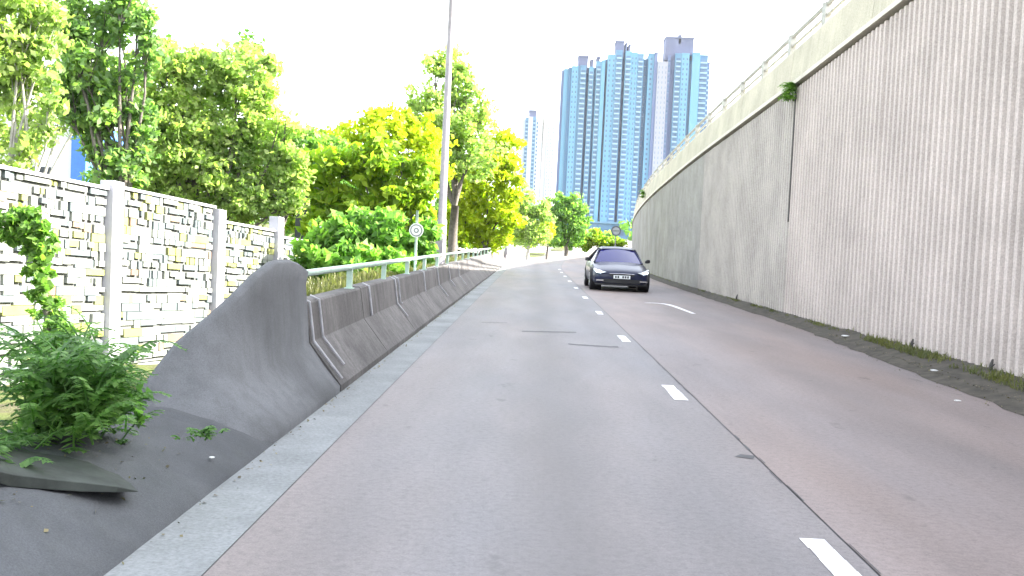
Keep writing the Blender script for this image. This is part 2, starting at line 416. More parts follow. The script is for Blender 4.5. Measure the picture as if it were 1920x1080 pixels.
par = thing('flyover_parapet', (wx(20), 20, wz(20)), 'cream stained concrete parapet with metal rail on top of the ribbed wall', 'parapet')
pj = list(np.arange(1.2, 60, 5.8))+list(np.arange(60, 186, 9.0))
for a, b in zip(pj, pj[1:]):
    mb = MB(); yy = np.linspace(a+.012, b-.012, 5)
    mb.loft([[(wx(y)-.1, y, wz(y)+.09), (wx(y)-.02, y, wz(y)+.86), (wx(y)+.0, y, wz(y)+.92), (wx(y)+.22, y, wz(y)+.92), (wx(y)+.24, y, wz(y)+.09)] for y in yy], closed=True, cap=True)
    local(par, mb).build('parapet_segment', M_parapet, par)
ypost = list(np.arange(2.0, 70, 2.9))+list(np.arange(70, 180, 5))
pmesh = MB(); pmesh.box(-.07, .07, -.09, .09, 0, .5); pmesh.box(-.09, .09, -.08, .08, 0, .03); pmesh.box(-.03, .07, -.05, .05, .22, .3)
M_rpost = plain('pale_rail_paint', (0.36, 0.355, 0.32), 0.7, var=.3)
pm = pmesh.mesh('rail_post', M_rpost)
for y in ypost:
    o = bpy.data.objects.new('rail_post', pm); C.objects.link(o); o.parent = par
    o.location = Vector((wx(y)+.1, y, wz(y)+.92))-par.location; o.rotation_euler = (rv.uniform(-.03, .03), 0, rv.uniform(-.2, .2))
for hh, rad in ((.46, .05), (.22, .035)):
    mb = MB(); mb.tube([(wx(y)+.1, y, wz(y)+.92+hh) for y in np.arange(1.2, 180, 1.45)], rad, 6)
    local(par, mb).build('top_rail' if hh > .4 else 'lower_rail', M_rpost, par)
# ramp deck behind the parapet
mb = MB()
yb2 = np.arange(-10, 236, 3.0)
def wzb(y): return wz(max(y, 0))
mb.loft([[(wx(y)+.25, y, wzb(y)+.12), (wx(y)+9.5, y, wzb(y)+.12), (wx(y)+9.5, y, -1.6+rise_far(y)), (wx(y)+.62, y, -1.6+rise_far(y))] for y in yb2], closed=True, cap=True)
struct(mb.build('ramp_deck', M_deck))
mb = MB()
mb.loft([[(wx(y)+9.3, y, wzb(y)+.13), (wx(y)+9.3, y, wzb(y)+.95), (wx(y)+9.55, y, wzb(y)+.95), (wx(y)+9.55, y, wzb(y)+.13)] for y in yb2], closed=True, cap=True)
o = mb.build('far_parapet', M_parapet); tag(o, 'cream concrete parapet on the far side of the ramp, hidden behind the near one', 'parapet')
# wall goes on behind the camera so the shade continues
mb = MB()
mb.loft([[(wx(y), y, -.3), (wx(y), y, wz(0)+.92), (wx(y)+.3, y, wz(0)+.92), (wx(y)+.3, y, -.3)] for y in (-25, -10, 1.15)], closed=True, cap=True)
local(wall, mb).build('wall_panel', M_wall, wall)

# ------------------------------------------------------------------ left barrier (New Jersey profile)
def prof_b(y, h=0.82):
    x = lx(y); r = rise_far(y)
    return [(x, y, -.05+r), (x, y, .06+r), (x-.30, y, .44+r), (x-.355, y, h-.02+r), (x-.375, y, h+r), (x-.53, y, h+r), (x-.56, y, h-.03+r), (x-.60, y, .3+r), (x-.6, y, -.05+r)]
bar = thing('concrete_barrier', (lx(20)-.3, 20, 0), 'low dark stained concrete safety barrier along the left edge of the road behind the channel', 'barrier')
seg = [9.46, 12.5, 15.5, 18.6, 21.8, 25.0, 28.3, 31.6, 35, 39, 43, 47.5, 52, 57, 62, 67, 72, 77]
for a, b in zip(seg, seg[1:]):
    mb = MB(); yy = np.linspace(a+.012, b-.012, 4); hh = 0.82 + rv.uniform(-.012, .012)
    k = 1.0
    S = []
    for y in yy:
        h = hh if y < 72 else hh-(y-72)*.09
        S.append(prof_b(y, h))
    mb.loft(S, closed=True, cap=True)
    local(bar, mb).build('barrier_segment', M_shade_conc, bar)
def conduit(y, off, h=.82, low=.12):
    x = lx(y); g = .022
    t = (0.44-low)/0.38
    pts = [(x-.42, y, h+g), (x-.355+g, y, h-.01), (x-.30+g, y, .45), (x-.30+.30*t+g, y+off*.4, low+g*.5), ]
    mb = MB(); mb.tube(pts, .013, 6); return mb
for y, off, lo in ((9.52, 0.1, .1), (9.95, .1, .18), (13.0, .2, .5), (15.45, .2, .25), (15.8, .2, .42), (22.3, .3, .2), (28.4, .3, .2), (19.5, .3, .46), (25.3, .3, .3)):
    local(bar, conduit(y, off, low=lo)).build('conduit', M_conduit, bar)

# concrete terminal rising to a hump then sloping down towards the camera
term = thing('barrier_terminal', (-2.2, 8.5, 0), 'smooth dark grey concrete hump at the near end of the low barrier', 'barrier')
pts = [(9.42, -2.07, 1.12), (9.2, -2.08, 1.17), (8.85, -2.09, 1.21), (8.4, -2.10, 1.21), (8.07, -2.14, 1.12), (7.73, -2.2, .97), (7.5, -2.3, .82), (7.22, -2.42, .66), (6.97, -2.5, .46), (6.8, -2.53, .34), (6.5, -2.56, .2), (6.2, -2.58, .08)]
S = []
for (y, x, h) in pts:
    t = min(1, max(0, (9.42-y)/3.0)); foot = -1.70-(.25*max(0, (7.0-y)/.8) if y < 7.0 else 0)
    bxx = foot-.30-.06*t; bh = min(.44-.14*t, h*.75)
    row = [(foot, y, -.05), (foot, y, .06*min(1, h*2)), (foot+(bxx-foot)*.5, y, .06+(bh-.06)*.46), (bxx, y, bh), (bxx+(x-bxx)*.3, y, bh+(h-bh)*.35), (bxx+(x-bxx)*.7, y, bh+(h-bh)*.78), (x+.04, y, h-.03), (x, y, h), (x-.05, y, h-.02), (x-.1, y, h-.12), (x-.16, y, max(-.1, h*.3)), (x-.2, y, -.4)]
    S.append(row)
mb = MB(); mb.loft(S, cap=True)
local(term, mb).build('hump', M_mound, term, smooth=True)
term_o = term

# smooth dark concrete bank in front of the hump, running back past the camera
mb = MB(); S = []; br = random.Random(9)
for y in np.arange(-12, 7.61, .1):
    e = lerp(y, [5.5, 7.6], [0, .5]); k = br.uniform(-.009, .009)+.015*math.sin(y*4.1)*math.sin(y*1.3)
    a_ = lerp(y, [-12, 3, 5, 7, 7.6], [.42, .36, .30, .24, .1])
    S.append([(-1.68, y, -.03), (-1.72, y, .03+k*.3), (-1.86, y, .10+k), (-2.05, y, a_*.72+k), (-2.3, y, a_*.95+k*1.5), (-2.62, y, a_+k*2), (-2.9-br.uniform(0, .1), y, a_-.04+k), (-3.15, y, a_-.25)])
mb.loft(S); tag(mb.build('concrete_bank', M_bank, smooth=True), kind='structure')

# rail on posts behind the barrier
rail = thing('guard_rail', (lx(20)-.45, 20, .82), 'pale green metal handrail on posts on top of the left concrete barrier', 'rail')
ry = list(np.arange(9.44, 72, .9)); 
rp = [(lx(y)-.44, y, 1.06+rise_far(y)) for y in ry]+[(lx(74)-.44, 74, 1.0), (lx(76)-.4, 76, .75), (lx(77.5)-.35, 77.5, .35), (lx(78.3)-.3, 78.3, .08)]
mb = MB(); mb.tube(rp, .034, 8); local(rail, mb).build('top_rail', M_metal_rail, rail, smooth=True)
for q in (.22, .4):   # lower rails of the far turned-down end
    mb = MB(); mb.tube([(lx(y)-.44+.1*q, y, 1.06-q) for y in (50, 56, 62, 68, 72)]+[(lx(74)-.4, 74, .95-q), (lx(75.5)-.3, 75.5, .65-q*.8), (lx(76.6)-.2, 76.6, .25-q*.3)], .03, 6)
    local(rail, mb).build('lower_rail', M_metal_rail, rail, smooth=True)
pmb = MB(); pmb.box(-.03, .03, -.045, .045, -.45, .24); pmb.box(-.05, .05, -.07, .07, -.02, .0)
pmh = pmb.mesh('post', M_metal_rail)
for i, y in enumerate([9.48, 12.2, 15.0, 17.8, 20.6, 23.4, 26.2, 29, 31.8, 34.6, 37.4, 40.2, 43, 46, 49, 52, 55, 58, 61, 64, 67, 70, 73]):
    o = bpy.data.objects.new('post', pmh); C.objects.link(o); o.parent = rail
    o.location = Vector((lx(y)-.44, y, .82))-rail.location; 

# ------------------------------------------------------------------ lamp posts and roadside sign
def lamp(y, px, py, label, h=10.5, r0=.13, r1=.055, mat=M_pole, arm=2.0, base_z=None, sgn=1):
    p = at(px, py, y); z0 = base_z if base_z is not None else ground_z(p.x, y)
    t = thing('lamp_post', (p.x, y, z0), label, 'lamp post', 'street lamp posts')
    mb = MB(); mb.tube([(0, 0, 0), (0, 0, 1.5), (0, 0, 1.55), (0, 0, h*.6), (0, 0, h)], [r0*1.25, r0*1.25, r0, (r0+r1)*.52, r1], 14)
    mb.build('pole', mat, t, smooth=True)
    mb = MB(); mb.tube([(0, 0, h-.05), (sgn*arm*.3, 0, h+.3), (sgn*arm, 0, h+.42)], r1*.75, 8); mb.build('arm', mat, t, smooth=True)
    mb = MB(); mb.loft([[(sgn*(arm-.1), -.06, h+.36), (sgn*(arm-.1), .06, h+.36), (sgn*(arm-.1), .06, h+.48), (sgn*(arm-.1), -.06, h+.48)],
                        [(sgn*(arm+.2), -.15, h+.36), (sgn*(arm+.2), .15, h+.36), (sgn*(arm+.2), .13, h+.54), (sgn*(arm+.2), -.13, h+.54)],
                        [(sgn*(arm+.7), -.1, h+.42), (sgn*(arm+.7), .1, h+.42), (sgn*(arm+.7), .08, h+.5), (sgn*(arm+.7), -.08, h+.5)]], closed=True, cap=True)
    mb.build('lantern', M_galv, t, bevel=.02)
    mb = MB(); mb.box(-.2, .2, -.2, .2, -.3, .06); mb.build('base_plate', M_galv, t)
    mb = MB(); mb.box(-.07, .07, -r0*1.25-.015, -r0*1.25+.02, .5, 1.0); mb.build('access_door', mat, t)
    return t
lamp(29.0, 826, 470, 'tall pale lamp post rising out of the picture behind the left guard rail', base_z=.45, r0=.115, r1=.045)
lamp(70.0, 951, 440, 'small distant pale lamp post in front of the yellow tree', h=4.2, r0=.12, r1=.07, arm=.6)
lamp(150.0, 1011, 400, 'thin dark distant lamp post in front of the pale narrow tower', h=19.5, r0=.2, r1=.11, mat=M_darkpole, arm=1.0, sgn=-1)

M_signw = plain('sign_white', (0.7, 0.72, 0.66), 0.4, var=.06)
M_signg = plain('sign_grey', (0.2, 0.22, 0.2), 0.6)
p = at(781, 432, 22.0)
t = thing('round_sign', (p.x, 22.0, .3), 'small round white plate on a thin post left of the tall lamp post', 'sign')
mb = MB(); mb.tube([(0, 0, 0), (0, 0, p.z-.3+.42)], .028, 8); mb.build('post', M_metal_rail, t, smooth=True)
def disc(r0, r1, y0, y1, z, seg=28):
    mb = MB(); S = []
    for k in range(seg+1):
        a = 2*math.pi*k/seg; c, s = math.cos(a), math.sin(a)
        S.append([(r0*c, y0, z+r0*s), (r1*c, y0, z+r1*s), (r1*c, y1, z+r1*s), (r0*c, y1, z+r0*s)])
    mb.loft(S, closed=True); return mb
zz = p.z-.3
disc(.001, .15, -.055, -.035, zz).build('plate', M_signw, t)
disc(.105, .13, -.06, -.0555, zz).build('ring', M_signg, t)
disc(.03, .055, -.06, -.0555, zz).build('mark', M_signg, t)
p = at(1155, 433, 95.0)
t = thing('round_sign', (p.x, 95.0, ground_z(p.x, 95)), 'distant round traffic sign with a dark rim beside the far end of the ribbed wall', 'sign')
zz = p.z-t.location.z
mb = MB(); mb.tube([(0, 0, 0), (0, 0, zz+.4)], .05, 8); mb.build('post', M_galv, t, smooth=True)
disc(.001, .45, -.1, -.06, zz, 32).build('plate', plain('dull_sign_white', (.32, .34, .36), .5), t)
disc(.34, .47, -.13, -.1005, zz, 32).build('rim', plain('dark_sign_rim', (.09, .1, .12), .5), t)
mb = MB(); mb.box(-.3, .3, -.125, -.1005, zz-.06, zz+.08); mb.build('symbol', M_signg, t)

# ------------------------------------------------------------------ screen fence
M_fw = plain('screen_white', (0.235, 0.25, 0.225), 0.5, var=.12, scale=3)
M_fb = plain('screen_bluish', (0.125, 0.15, 0.155), 0.5, var=.12, scale=3)
M_fy = plain('screen_yellow', (0.235, 0.25, 0.085), 0.5, var=.15, scale=3)
M_fp = plain('screen_peach', (0.22, 0.155, 0.105), 0.5, var=.15, scale=3)
M_fd = plain('screen_backing', (0.13, 0.135, 0.13), 0.95)
M_fpost = plain('screen_post', (0.40, 0.395, 0.43), 0.5, var=.08)
fence = thing('screen_fence', (fence_x(17), 17, fence_z(17)), 'white patterned screen fence of stacked blocks with dark gaps on the left below the trees', 'fence')
U = Vector((.121, 1, -.0487)); 
def FP(y, h, off=0.0):      # y position along, height, offset toward the road
    return Vector((fence_x(y)+off, y-off*.121, fence_z(y)+h))
posts = [12.9, 17.0, 21.1, 24.4, 27.6]
def fbox(mb, y0, y1, h0, h1, o0, o1, mi=0):
    n = len(mb.v)
    for h in (h0, h1):
        for (y, o) in ((y0, o0), (y1, o0), (y1, o1), (y0, o1)): mb.v.append(tuple(FP(y, h, o)))
    for f in ((0,1,2,3),(7,6,5,4),(0,4,5,1),(1,5,6,2),(2,6,7,3),(3,7,4,0)): mb.f.append(tuple(n+i for i in f)); mb.mi.append(mi)
for i, y in enumerate([.6, 4.7, 8.8]+posts):
    mb = MB(); fbox(mb, y-.17, y+.17, -.4, 3.06 if i != 5 else 2.95, -.12, .12)
    local(fence, mb).build('fence_post', M_fpost, fence, bevel=.01)
fr = random.Random(11); blocks = []
bays = list(zip([8.8]+posts, posts))+[(.6, 4.7), (4.7, 8.8)]
for bi, (a, b) in enumerate(bays):
    a += .18; b -= .18; H = [2.92, 2.92, 2.98, 2.72, 2.6, 2.92, 2.92][bi]
    mb = MB(); fbox(mb, a, b, .0, H-.02, -.1, -.022); local(fence, mb).build('backing_panel', M_fd, fence)
    mb = MB(); fbox(mb, a, b, H-.02, H+.03, -.09, .06); local(fence, mb).build('cap_rail', M_fpost, fence)
    rows = 20; rh = (H-.06)/rows
    for r in range(rows):
        h0 = .03+r*rh; y = a; up = r/rows
        rowgap = fr.random() < (.6 if r % 2 == 0 else .3)
        while y < b-.02:
            tall = fr.random()
            w = fr.uniform(.1, .3) if fr.random() < (.7 if up > .35 else .4) else fr.uniform(.25, .7)
            y1 = min(b, y+w)
            if b-y1 < .12: y1 = b
            vg = fr.choice([.05, .07, .1]) if fr.random() < (.5 if up > .42 else .14) else .012
            hg = fr.uniform(.04, .065) if fr.random() < (.7 if rowgap else .3) else .006
            q = fr.random()
            m_ = 0 if q < .5 else (1 if q < .78 else (2 if q < .93 else (3 if q < .96 else 0)))
            if y1-y-vg > .03: blocks.append((y, y1-vg, h0+hg, h0+rh-.003, fr.uniform(.0, .03), m_))
            y = y1
mats = [M_fw, M_fb, M_fy, M_fp]
def size_in_view(bk):
    y = (bk[0]+bk[1])/2
    if y < 13.7: return -1
    return (bk[1]-bk[0])*(bk[3]-bk[2])/y**3
blocks.sort(key=size_in_view, reverse=True)
for (a, b, h0, h1, d, m_) in blocks[:296]:
    mb = MB(); fbox(mb, a, b, h0, h1, -.0215, .008+d); local(fence, mb).build('block', mats[m_], fence)
mb = MB()
for (a, b, h0, h1, d, m_) in blocks[296:]: fbox(mb, a, b, h0, h1, -.0215, .008+d, m_)
tag(local(fence, mb).build('small_blocks', mats, fence), kind='stuff')
mb = MB(); fbox(mb, .4, 27.8, -.9, -.02, -.14, .16); local(fence, mb).build('plinth', concrete('plinth_concrete', (.3, .31, .29)), fence)

# ------------------------------------------------------------------ foliage
def leaf_mesh(name, centres, size, mat, elong=1.7, flat=0.35, rng=RNG, jitter=.5):
    n = len(centres)
    sz = size*(1+jitter*(rng.random(n)-.5)*2)
    nrm = rng.normal(size=(n, 3)); nrm[:, 2] += flat; nrm /= np.linalg.norm(nrm, axis=1)[:, None]
    a = rng.normal(size=(n, 3)); a -= nrm*(a*nrm).sum(1)[:, None]; a /= np.linalg.norm(a, axis=1)[:, None]
    b = np.cross(nrm, a)
    a *= (sz*.5*elong)[:, None]; b *= (sz*.5)[:, None]
    fold = nrm*(sz*.12)[:, None]
    V = np.empty((n, 4, 3))
    V[:, 0] = centres-a; V[:, 1] = centres+b+fold; V[:, 2] = centres+a; V[:, 3] = centres-b+fold
    me = bpy.data.meshes.new(name)
    me.vertices.add(4*n); me.loops.add(4*n); me.polygons.add(n)
    me.vertices.foreach_set('co', V.reshape(-1).astype(np.float32))
    me.loops.foreach_set('vertex_index', np.arange(4*n, dtype=np.int32))
    me.polygons.foreach_set('loop_start', np.arange(0, 4*n, 4, dtype=np.int32))
    me.polygons.foreach_set('loop_total', np.full(n, 4, dtype=np.int32))
    me.materials.append(mat); me.update(); me.validate(); return me
def clump_points(lobes, per_clump, clump_r, density, rng):
    """lobes: (centre, radii) -> leaf centres gathered in clumps near the lobe surfaces"""
    out = []; cc = []
    for c, r in lobes:
        c = np.array(c); r = np.array(r)
        n = max(3, int(density*(r[0]*r[1]*r[2])**(2/3)/clump_r**2))
        d = rng.normal(size=(n, 3)); d /= np.linalg.norm(d, axis=1)[:, None]
        rad = rng.random(n)**.35
        rad *= 1+.22*np.sin(d[:, 0]*5+c[0])*np.cos(d[:, 2]*6+c[2])
        pc = c+d*r*rad[:, None]; cc.append(pc)
        m = int(per_clump)
        q = rng.normal(size=(n, m, 3)); q /= np.linalg.norm(q, axis=2)[:, :, None]
        q *= (rng.random((n, m, 1))**.6)*clump_r*rng.uniform(.6, 1.35, size=(n, 1, 1)); q[:, :, 2] *= .7
        out.append((pc[:, None, :]+q).reshape(-1, 3))
    return np.concatenate(out), np.concatenate(cc)
def tree(name, label, cat, group, y, lobes_px, mat, bark=M_bark, leaf=.13, clump=.38, per=26, density=1.6, thick=.8, trunk_px=None, tr=.14, seed=0, trunk_top=None, elong=1.7, limbs=7, base_z=None):
    rng = np.random.default_rng(seed+100); rr = random.Random(seed)
    lobes = []
    for (px, py, rx, rz_) in lobes_px:
        p = at(px, py, y); k = y/FPX
        dy = rr.uniform(-.5, .5)*rx*k
        s = (y+dy)/y
        pp = at(px, py, y+dy)
        lobes.append(((pp.x, pp.y, pp.z), (rx*k*s, rx*k*thick, rz_*k*s)))
    bx0 = trunk_px[0] if trunk_px else sum(l[0] for l in lobes_px)/len(lobes_px)
    p = at(bx0, 470, y); gz = ground_z(p.x, y) if base_z is None else base_z
    t = thing(name, (p.x, y, gz), label, cat, group)
    L, cc = clump_points(lobes, int(per*1.9), clump*.95, density*4.4, rng)
    L -= np.array([p.x, y, gz]); L = L[L[:, 2] > -.3]
    me = leaf_mesh('crown', L, leaf*.62, mat, elong, rng=rng)
    o = bpy.data.objects.new('crown', me); C.objects.link(o); o.parent = t
    # trunk then limbs to the lobes and twigs to clumps
    zs = [l[0][2]-gz for l in lobes]; lowz = min(zs); topz = max(zs)
    fork = Vector((rr.uniform(-.1, .1), rr.uniform(-.1, .1), max(.4, lowz*.55)))
    mb = MB(); mid = fork*.5+Vector((rr.uniform(-.08, .08), 0, 0))
    mb.tube([(0, 0, -.5), mid, fork], [tr*1.2, tr, tr*.85], 9)
    mb.build('trunk', bark, t, smooth=True)
    lb = MB()
    for i, (c, r) in enumerate(lobes):
        e = Vector(c)-Vector((p.x, y, gz))
        m1 = fork.lerp(e, .4)+Vector((rr.uniform(-.2, .2), rr.uniform(-.2, .2), rr.uniform(0, .25)))
        m2 = fork.lerp(e, .75)+Vector((rr.uniform(-.15, .15), rr.uniform(-.15, .15), .1))
        lb.tube([fork*.96, m1, m2, e], [tr*.42, tr*.3, tr*.18, tr*.08], 6)
        n = min(len(cc), limbs)
        # twigs
        for _ in range(n):
            d = Vector(rng.normal(size=3)); d.normalize()
            q = e+Vector((d.x*r[0], d.y*r[1], d.z*r[2]))*.85
            s0 = m2.lerp(e, rr.random()); lb.tube([s0, s0.lerp(q, .5)+Vector((0, 0, .08)), q], [tr*.14, tr*.09, tr*.04], 4, cap=False)
    lb.build('limbs', bark, t, smooth=True)
    return t
G1 = 'trees behind the screen fence'; G2 = 'trees along the left side of the road'; G3 = 'trees at the end of the road'
tree('tree', 'pale sparse tree at the far left edge of the picture with a whitish trunk', 'tree', G1, 19, [(10, 30, 80, 70), (75, 90, 45, 70), (25, 170, 45, 80), (95, 170, 22, 60), (-70, 60, 90, 110), (60, 40, 60, 50), (50, 130, 60, 50), (90, 230, 30, 40), (5, 330, 40, 30), (40, 290, 34, 40), (-60, 260, 60, 70)], L_pale, M_palebark, leaf=.13, clump=.26, per=20, density=1.1, trunk_px=(18,), tr=.11, seed=1)
tree('tree', 'tall dark green tree with open branches reaching the top of the picture on the left', 'tree', G1, 26, [(165, 30, 52, 45), (225, 15, 42, 40), (270, 85, 30, 55), (150, 125, 52, 45), (135, 185, 36, 40), (240, 150, 36, 40), (190, 70, 45, 40), (200, 215, 40, 30), (205, 280, 40, 40), (225, 330, 44, 34), (235, -45, 60, 40), (130, 70, 36, 50), (120, 190, 34, 50), (270, 30, 26, 40), (200, 170, 40, 30), (170, 240, 36, 30), (255, 230, 40, 44), (250, 290, 36, 36), (120, 30, 30, 36)], L_blue, M_bark, leaf=.17, clump=.34, per=22, density=1.6, trunk_px=(235,), tr=.16, seed=2, limbs=10)
tree('tree', 'broad olive green tree filling the space above the screen fence', 'tree', G1, 29, [(300, 150, 62, 60), (370, 150, 60, 55), (445, 140, 55, 58), (490, 200, 48, 60), (400, 230, 80, 70), (310, 250, 75, 70), (250, 320, 55, 45), (470, 290, 72, 70), (370, 330, 80, 60), (300, 365, 60, 34), (520, 330, 40, 60), (455, 375, 70, 45), (250, 200, 40, 50), (540, 260, 30, 55), (545, 330, 40, 45), (530, 385, 45, 30), (340, 290, 90, 70), (500, 130, 20, 34), (335, 110, 40, 26), (400, 395, 70, 26)], L_olive, M_bark, leaf=.15, clump=.36, per=28, density=1.75, trunk_px=(390,), tr=.2, seed=3, limbs=8)
tree('tree', 'dark green tree rising behind the broad olive tree', 'tree', G1, 36, [(470, 110, 26, 36), (500, 160, 30, 50), (300, 105, 30, 30), (550, 290, 60, 50), (600, 300, 50, 50), (590, 270, 55, 25)], L_green, M_bark, leaf=.18, clump=.4, per=24, density=1.4, trunk_px=(520,), tr=.16, seed=4)
tree('tree', 'bright lime tree with big leaves between the screen fence and the round sign', 'tree', G2, 30, [(620, 330, 48, 52), (690, 300, 62, 52), (755, 330, 52, 55), (640, 400, 50, 40), (710, 385, 65, 50), (780, 395, 36, 50), (600, 430, 36, 30)], L_lime, M_bark, leaf=.22, clump=.36, per=20, density=1.5, trunk_px=(700,), tr=.13, seed=5, elong=2.0)
tree('tree', 'fresh green leafy shrub tree low behind the guard rail at its near end', 'tree', G2, 24, [(640, 450, 50, 40), (700, 435, 60, 44), (600, 470, 40, 38), (750, 450, 45, 42), (680, 490, 90, 26), (580, 495, 28, 34), (800, 450, 22, 34)], L_lime2, M_bark, leaf=.17, clump=.26, per=22, density=1.5, trunk_px=(690,), tr=.09, seed=6, elong=2.2)
tree('tree', 'yellow green tree behind the lime tree with a ragged top', 'tree', G2, 42, [(650, 265, 55, 32), (720, 245, 50, 36), (770, 255, 45, 45), (700, 215, 22, 12), (745, 212, 22, 14), (800, 300, 55, 60)], L_yellow, M_bark, leaf=.2, clump=.42, per=24, density=1.5, trunk_px=(740,), tr=.15, seed=7)
tree('tree', 'tallest pointed tree behind the pale lamp post', 'tree', G2, 46, [(815, 125, 26, 28), (845, 110, 18, 26), (800, 190, 34, 42), (870, 180, 36, 52), (905, 215, 24, 40), (850, 240, 66, 50), (820, 300, 55, 50), (890, 290, 50, 50), (785, 225, 24, 30), (850, 150, 30, 40)], L_olive, M_bark, leaf=.19, clump=.42, per=24, density=1.45, trunk_px=(850,), tr=.2, seed=8, limbs=6)
tree('tree', 'vivid yellow tree right of the pale lamp post', 'tree', G2, 52, [(945, 275, 32, 38), (910, 310, 45, 45), (955, 330, 26, 40), (900, 375, 50, 46), (950, 395, 30, 40), (870, 420, 46, 40), (920, 435, 48, 28), (855, 350, 40, 50)], L_yellow, M_bark, leaf=.23, clump=.45, per=24, density=1.8, trunk_px=(910,), tr=.16, seed=9)
tree('tree', 'olive tree at the bend with a pale trunk in front of the narrow pale tower', 'tree', G3, 85, [(985, 380, 22, 30), (1000, 410, 32, 34), (975, 430, 28, 28), (1022, 400, 14, 26), (1000, 440, 34, 18)], L_olive, M_palebark, leaf=.28, clump=.55, per=22, density=1.6, trunk_px=(990,), tr=.14, seed=10)
tree('tree', 'small round bright yellow tree at the end of the road', 'tree', G3, 90, [(1026, 432, 15, 20), (1015, 440, 12, 14)], L_yellow, M_bark, leaf=.28, clump=.5, per=26, density=2.4, trunk_px=(1025,), tr=.1, seed=11)
tree('tree', 'dark green tree below the left end of the blue towers', 'tree', G3, 110, [(1045, 385, 22, 24), (1075, 385, 24, 24), (1060, 415, 34, 26), (1085, 430, 24, 24), (1050, 445, 26, 20), (1088, 405, 16, 22)], L_green, M_bark, leaf=.34, clump=.7, per=24, density=1.6, trunk_px=(1062,), tr=.22, seed=12)
tree('bush', 'long low green bush at the foot of the blue towers beside the wall end', 'bush', G3, 125, [(1110, 445, 20, 14), (1135, 452, 20, 10), (1158, 456, 16, 9), (1100, 455, 18, 12)], L_lime, M_bark, leaf=.34, clump=.6, per=24, density=1.8, trunk_px=(1125,), tr=.08, seed=13)
tree('bush', 'continuous green bushes at the far bend behind the yellow tree', 'bush', G3, 135, [(960, 446, 30, 12), (1000, 448, 30, 12), (1040, 450, 28, 12), (1075, 452, 24, 11), (925, 446, 24, 12)], L_green, M_bark, leaf=.36, clump=.7, per=24, density=1.6, trunk_px=(1000,), tr=.08, seed=19)
tree('bush', 'yellowish bush behind the far end of the guard rail', 'bush', G2, 60, [(870, 450, 32, 14), (905, 452, 24, 12), (930, 448, 18, 12)], L_lime, M_bark, leaf=.22, clump=.34, per=22, density=1.6, trunk_px=(900,), tr=.06, seed=14)
# more trees outside or behind the frame edge so shade and depth go on
tree('tree', 'deep green tree far behind the broad olive tree', 'tree', G1, 48, [(330, 300, 90, 80), (470, 330, 80, 80), (210, 330, 60, 60), (560, 370, 60, 60)], L_green, M_bark, leaf=.26, clump=.6, per=22, density=1.2, trunk_px=(400,), tr=.2, seed=15)
tree('tree', 'green tree far behind the lime tree', 'tree', G2, 62, [(640, 370, 70, 70), (760, 380, 70, 70), (850, 400, 50, 60), (600, 420, 60, 50)], L_green, M_bark, leaf=.3, clump=.7, per=22, density=1.3, trunk_px=(700,), tr=.2, seed=16)

tree('tree', 'pale hazy green tree far behind the sparse tree at the left edge', 'tree', G1, 40, [(20, 120, 90, 90), (70, 40, 60, 50), (110, 220, 60, 60), (30, 240, 70, 60), (180, 160, 60, 70)], L_pale, M_palebark, leaf=.24, clump=.5, per=22, density=.8, trunk_px=(60,), tr=.18, seed=17)
tree('tree', 'fresh green tree between the broad olive tree and the lime tree', 'tree', G1, 40, [(560, 300, 44, 44), (590, 340, 44, 50), (560, 390, 50, 44), (530, 260, 40, 40), (610, 270, 36, 24)], L_lime, M_bark, leaf=.22, clump=.42, per=24, density=1.5, trunk_px=(575,), tr=.13, seed=18)

# far wood closing the horizon
rng = np.random.default_rng(77)
lob = []
for x in np.arange(-330, 40, 9.0):
    y = 260+rng.uniform(-30, 30); lob.append(((x, y, rng.uniform(0, 3)), (9, 9, rng.uniform(4, 7))))
for x in np.arange(40, 400, 12.0):
    y = 320+rng.uniform(-30, 30); lob.append(((x, y, rng.uniform(0, 3)), (10, 9, rng.uniform(4, 7))))
Lp, _ = clump_points(lob, 20, 2.0, 1.3, rng)
Lp = Lp[(Lp[:, 0] < 5) | (Lp[:, 0] > 16)]
o = bpy.data.objects.new('far_wood', leaf_mesh('far_wood', Lp, 1.1, L_green, 1.4, rng=rng)); C.objects.link(o)
tag(o, 'low belt of green woodland closing the horizon behind the trees', 'wood', kind='stuff')

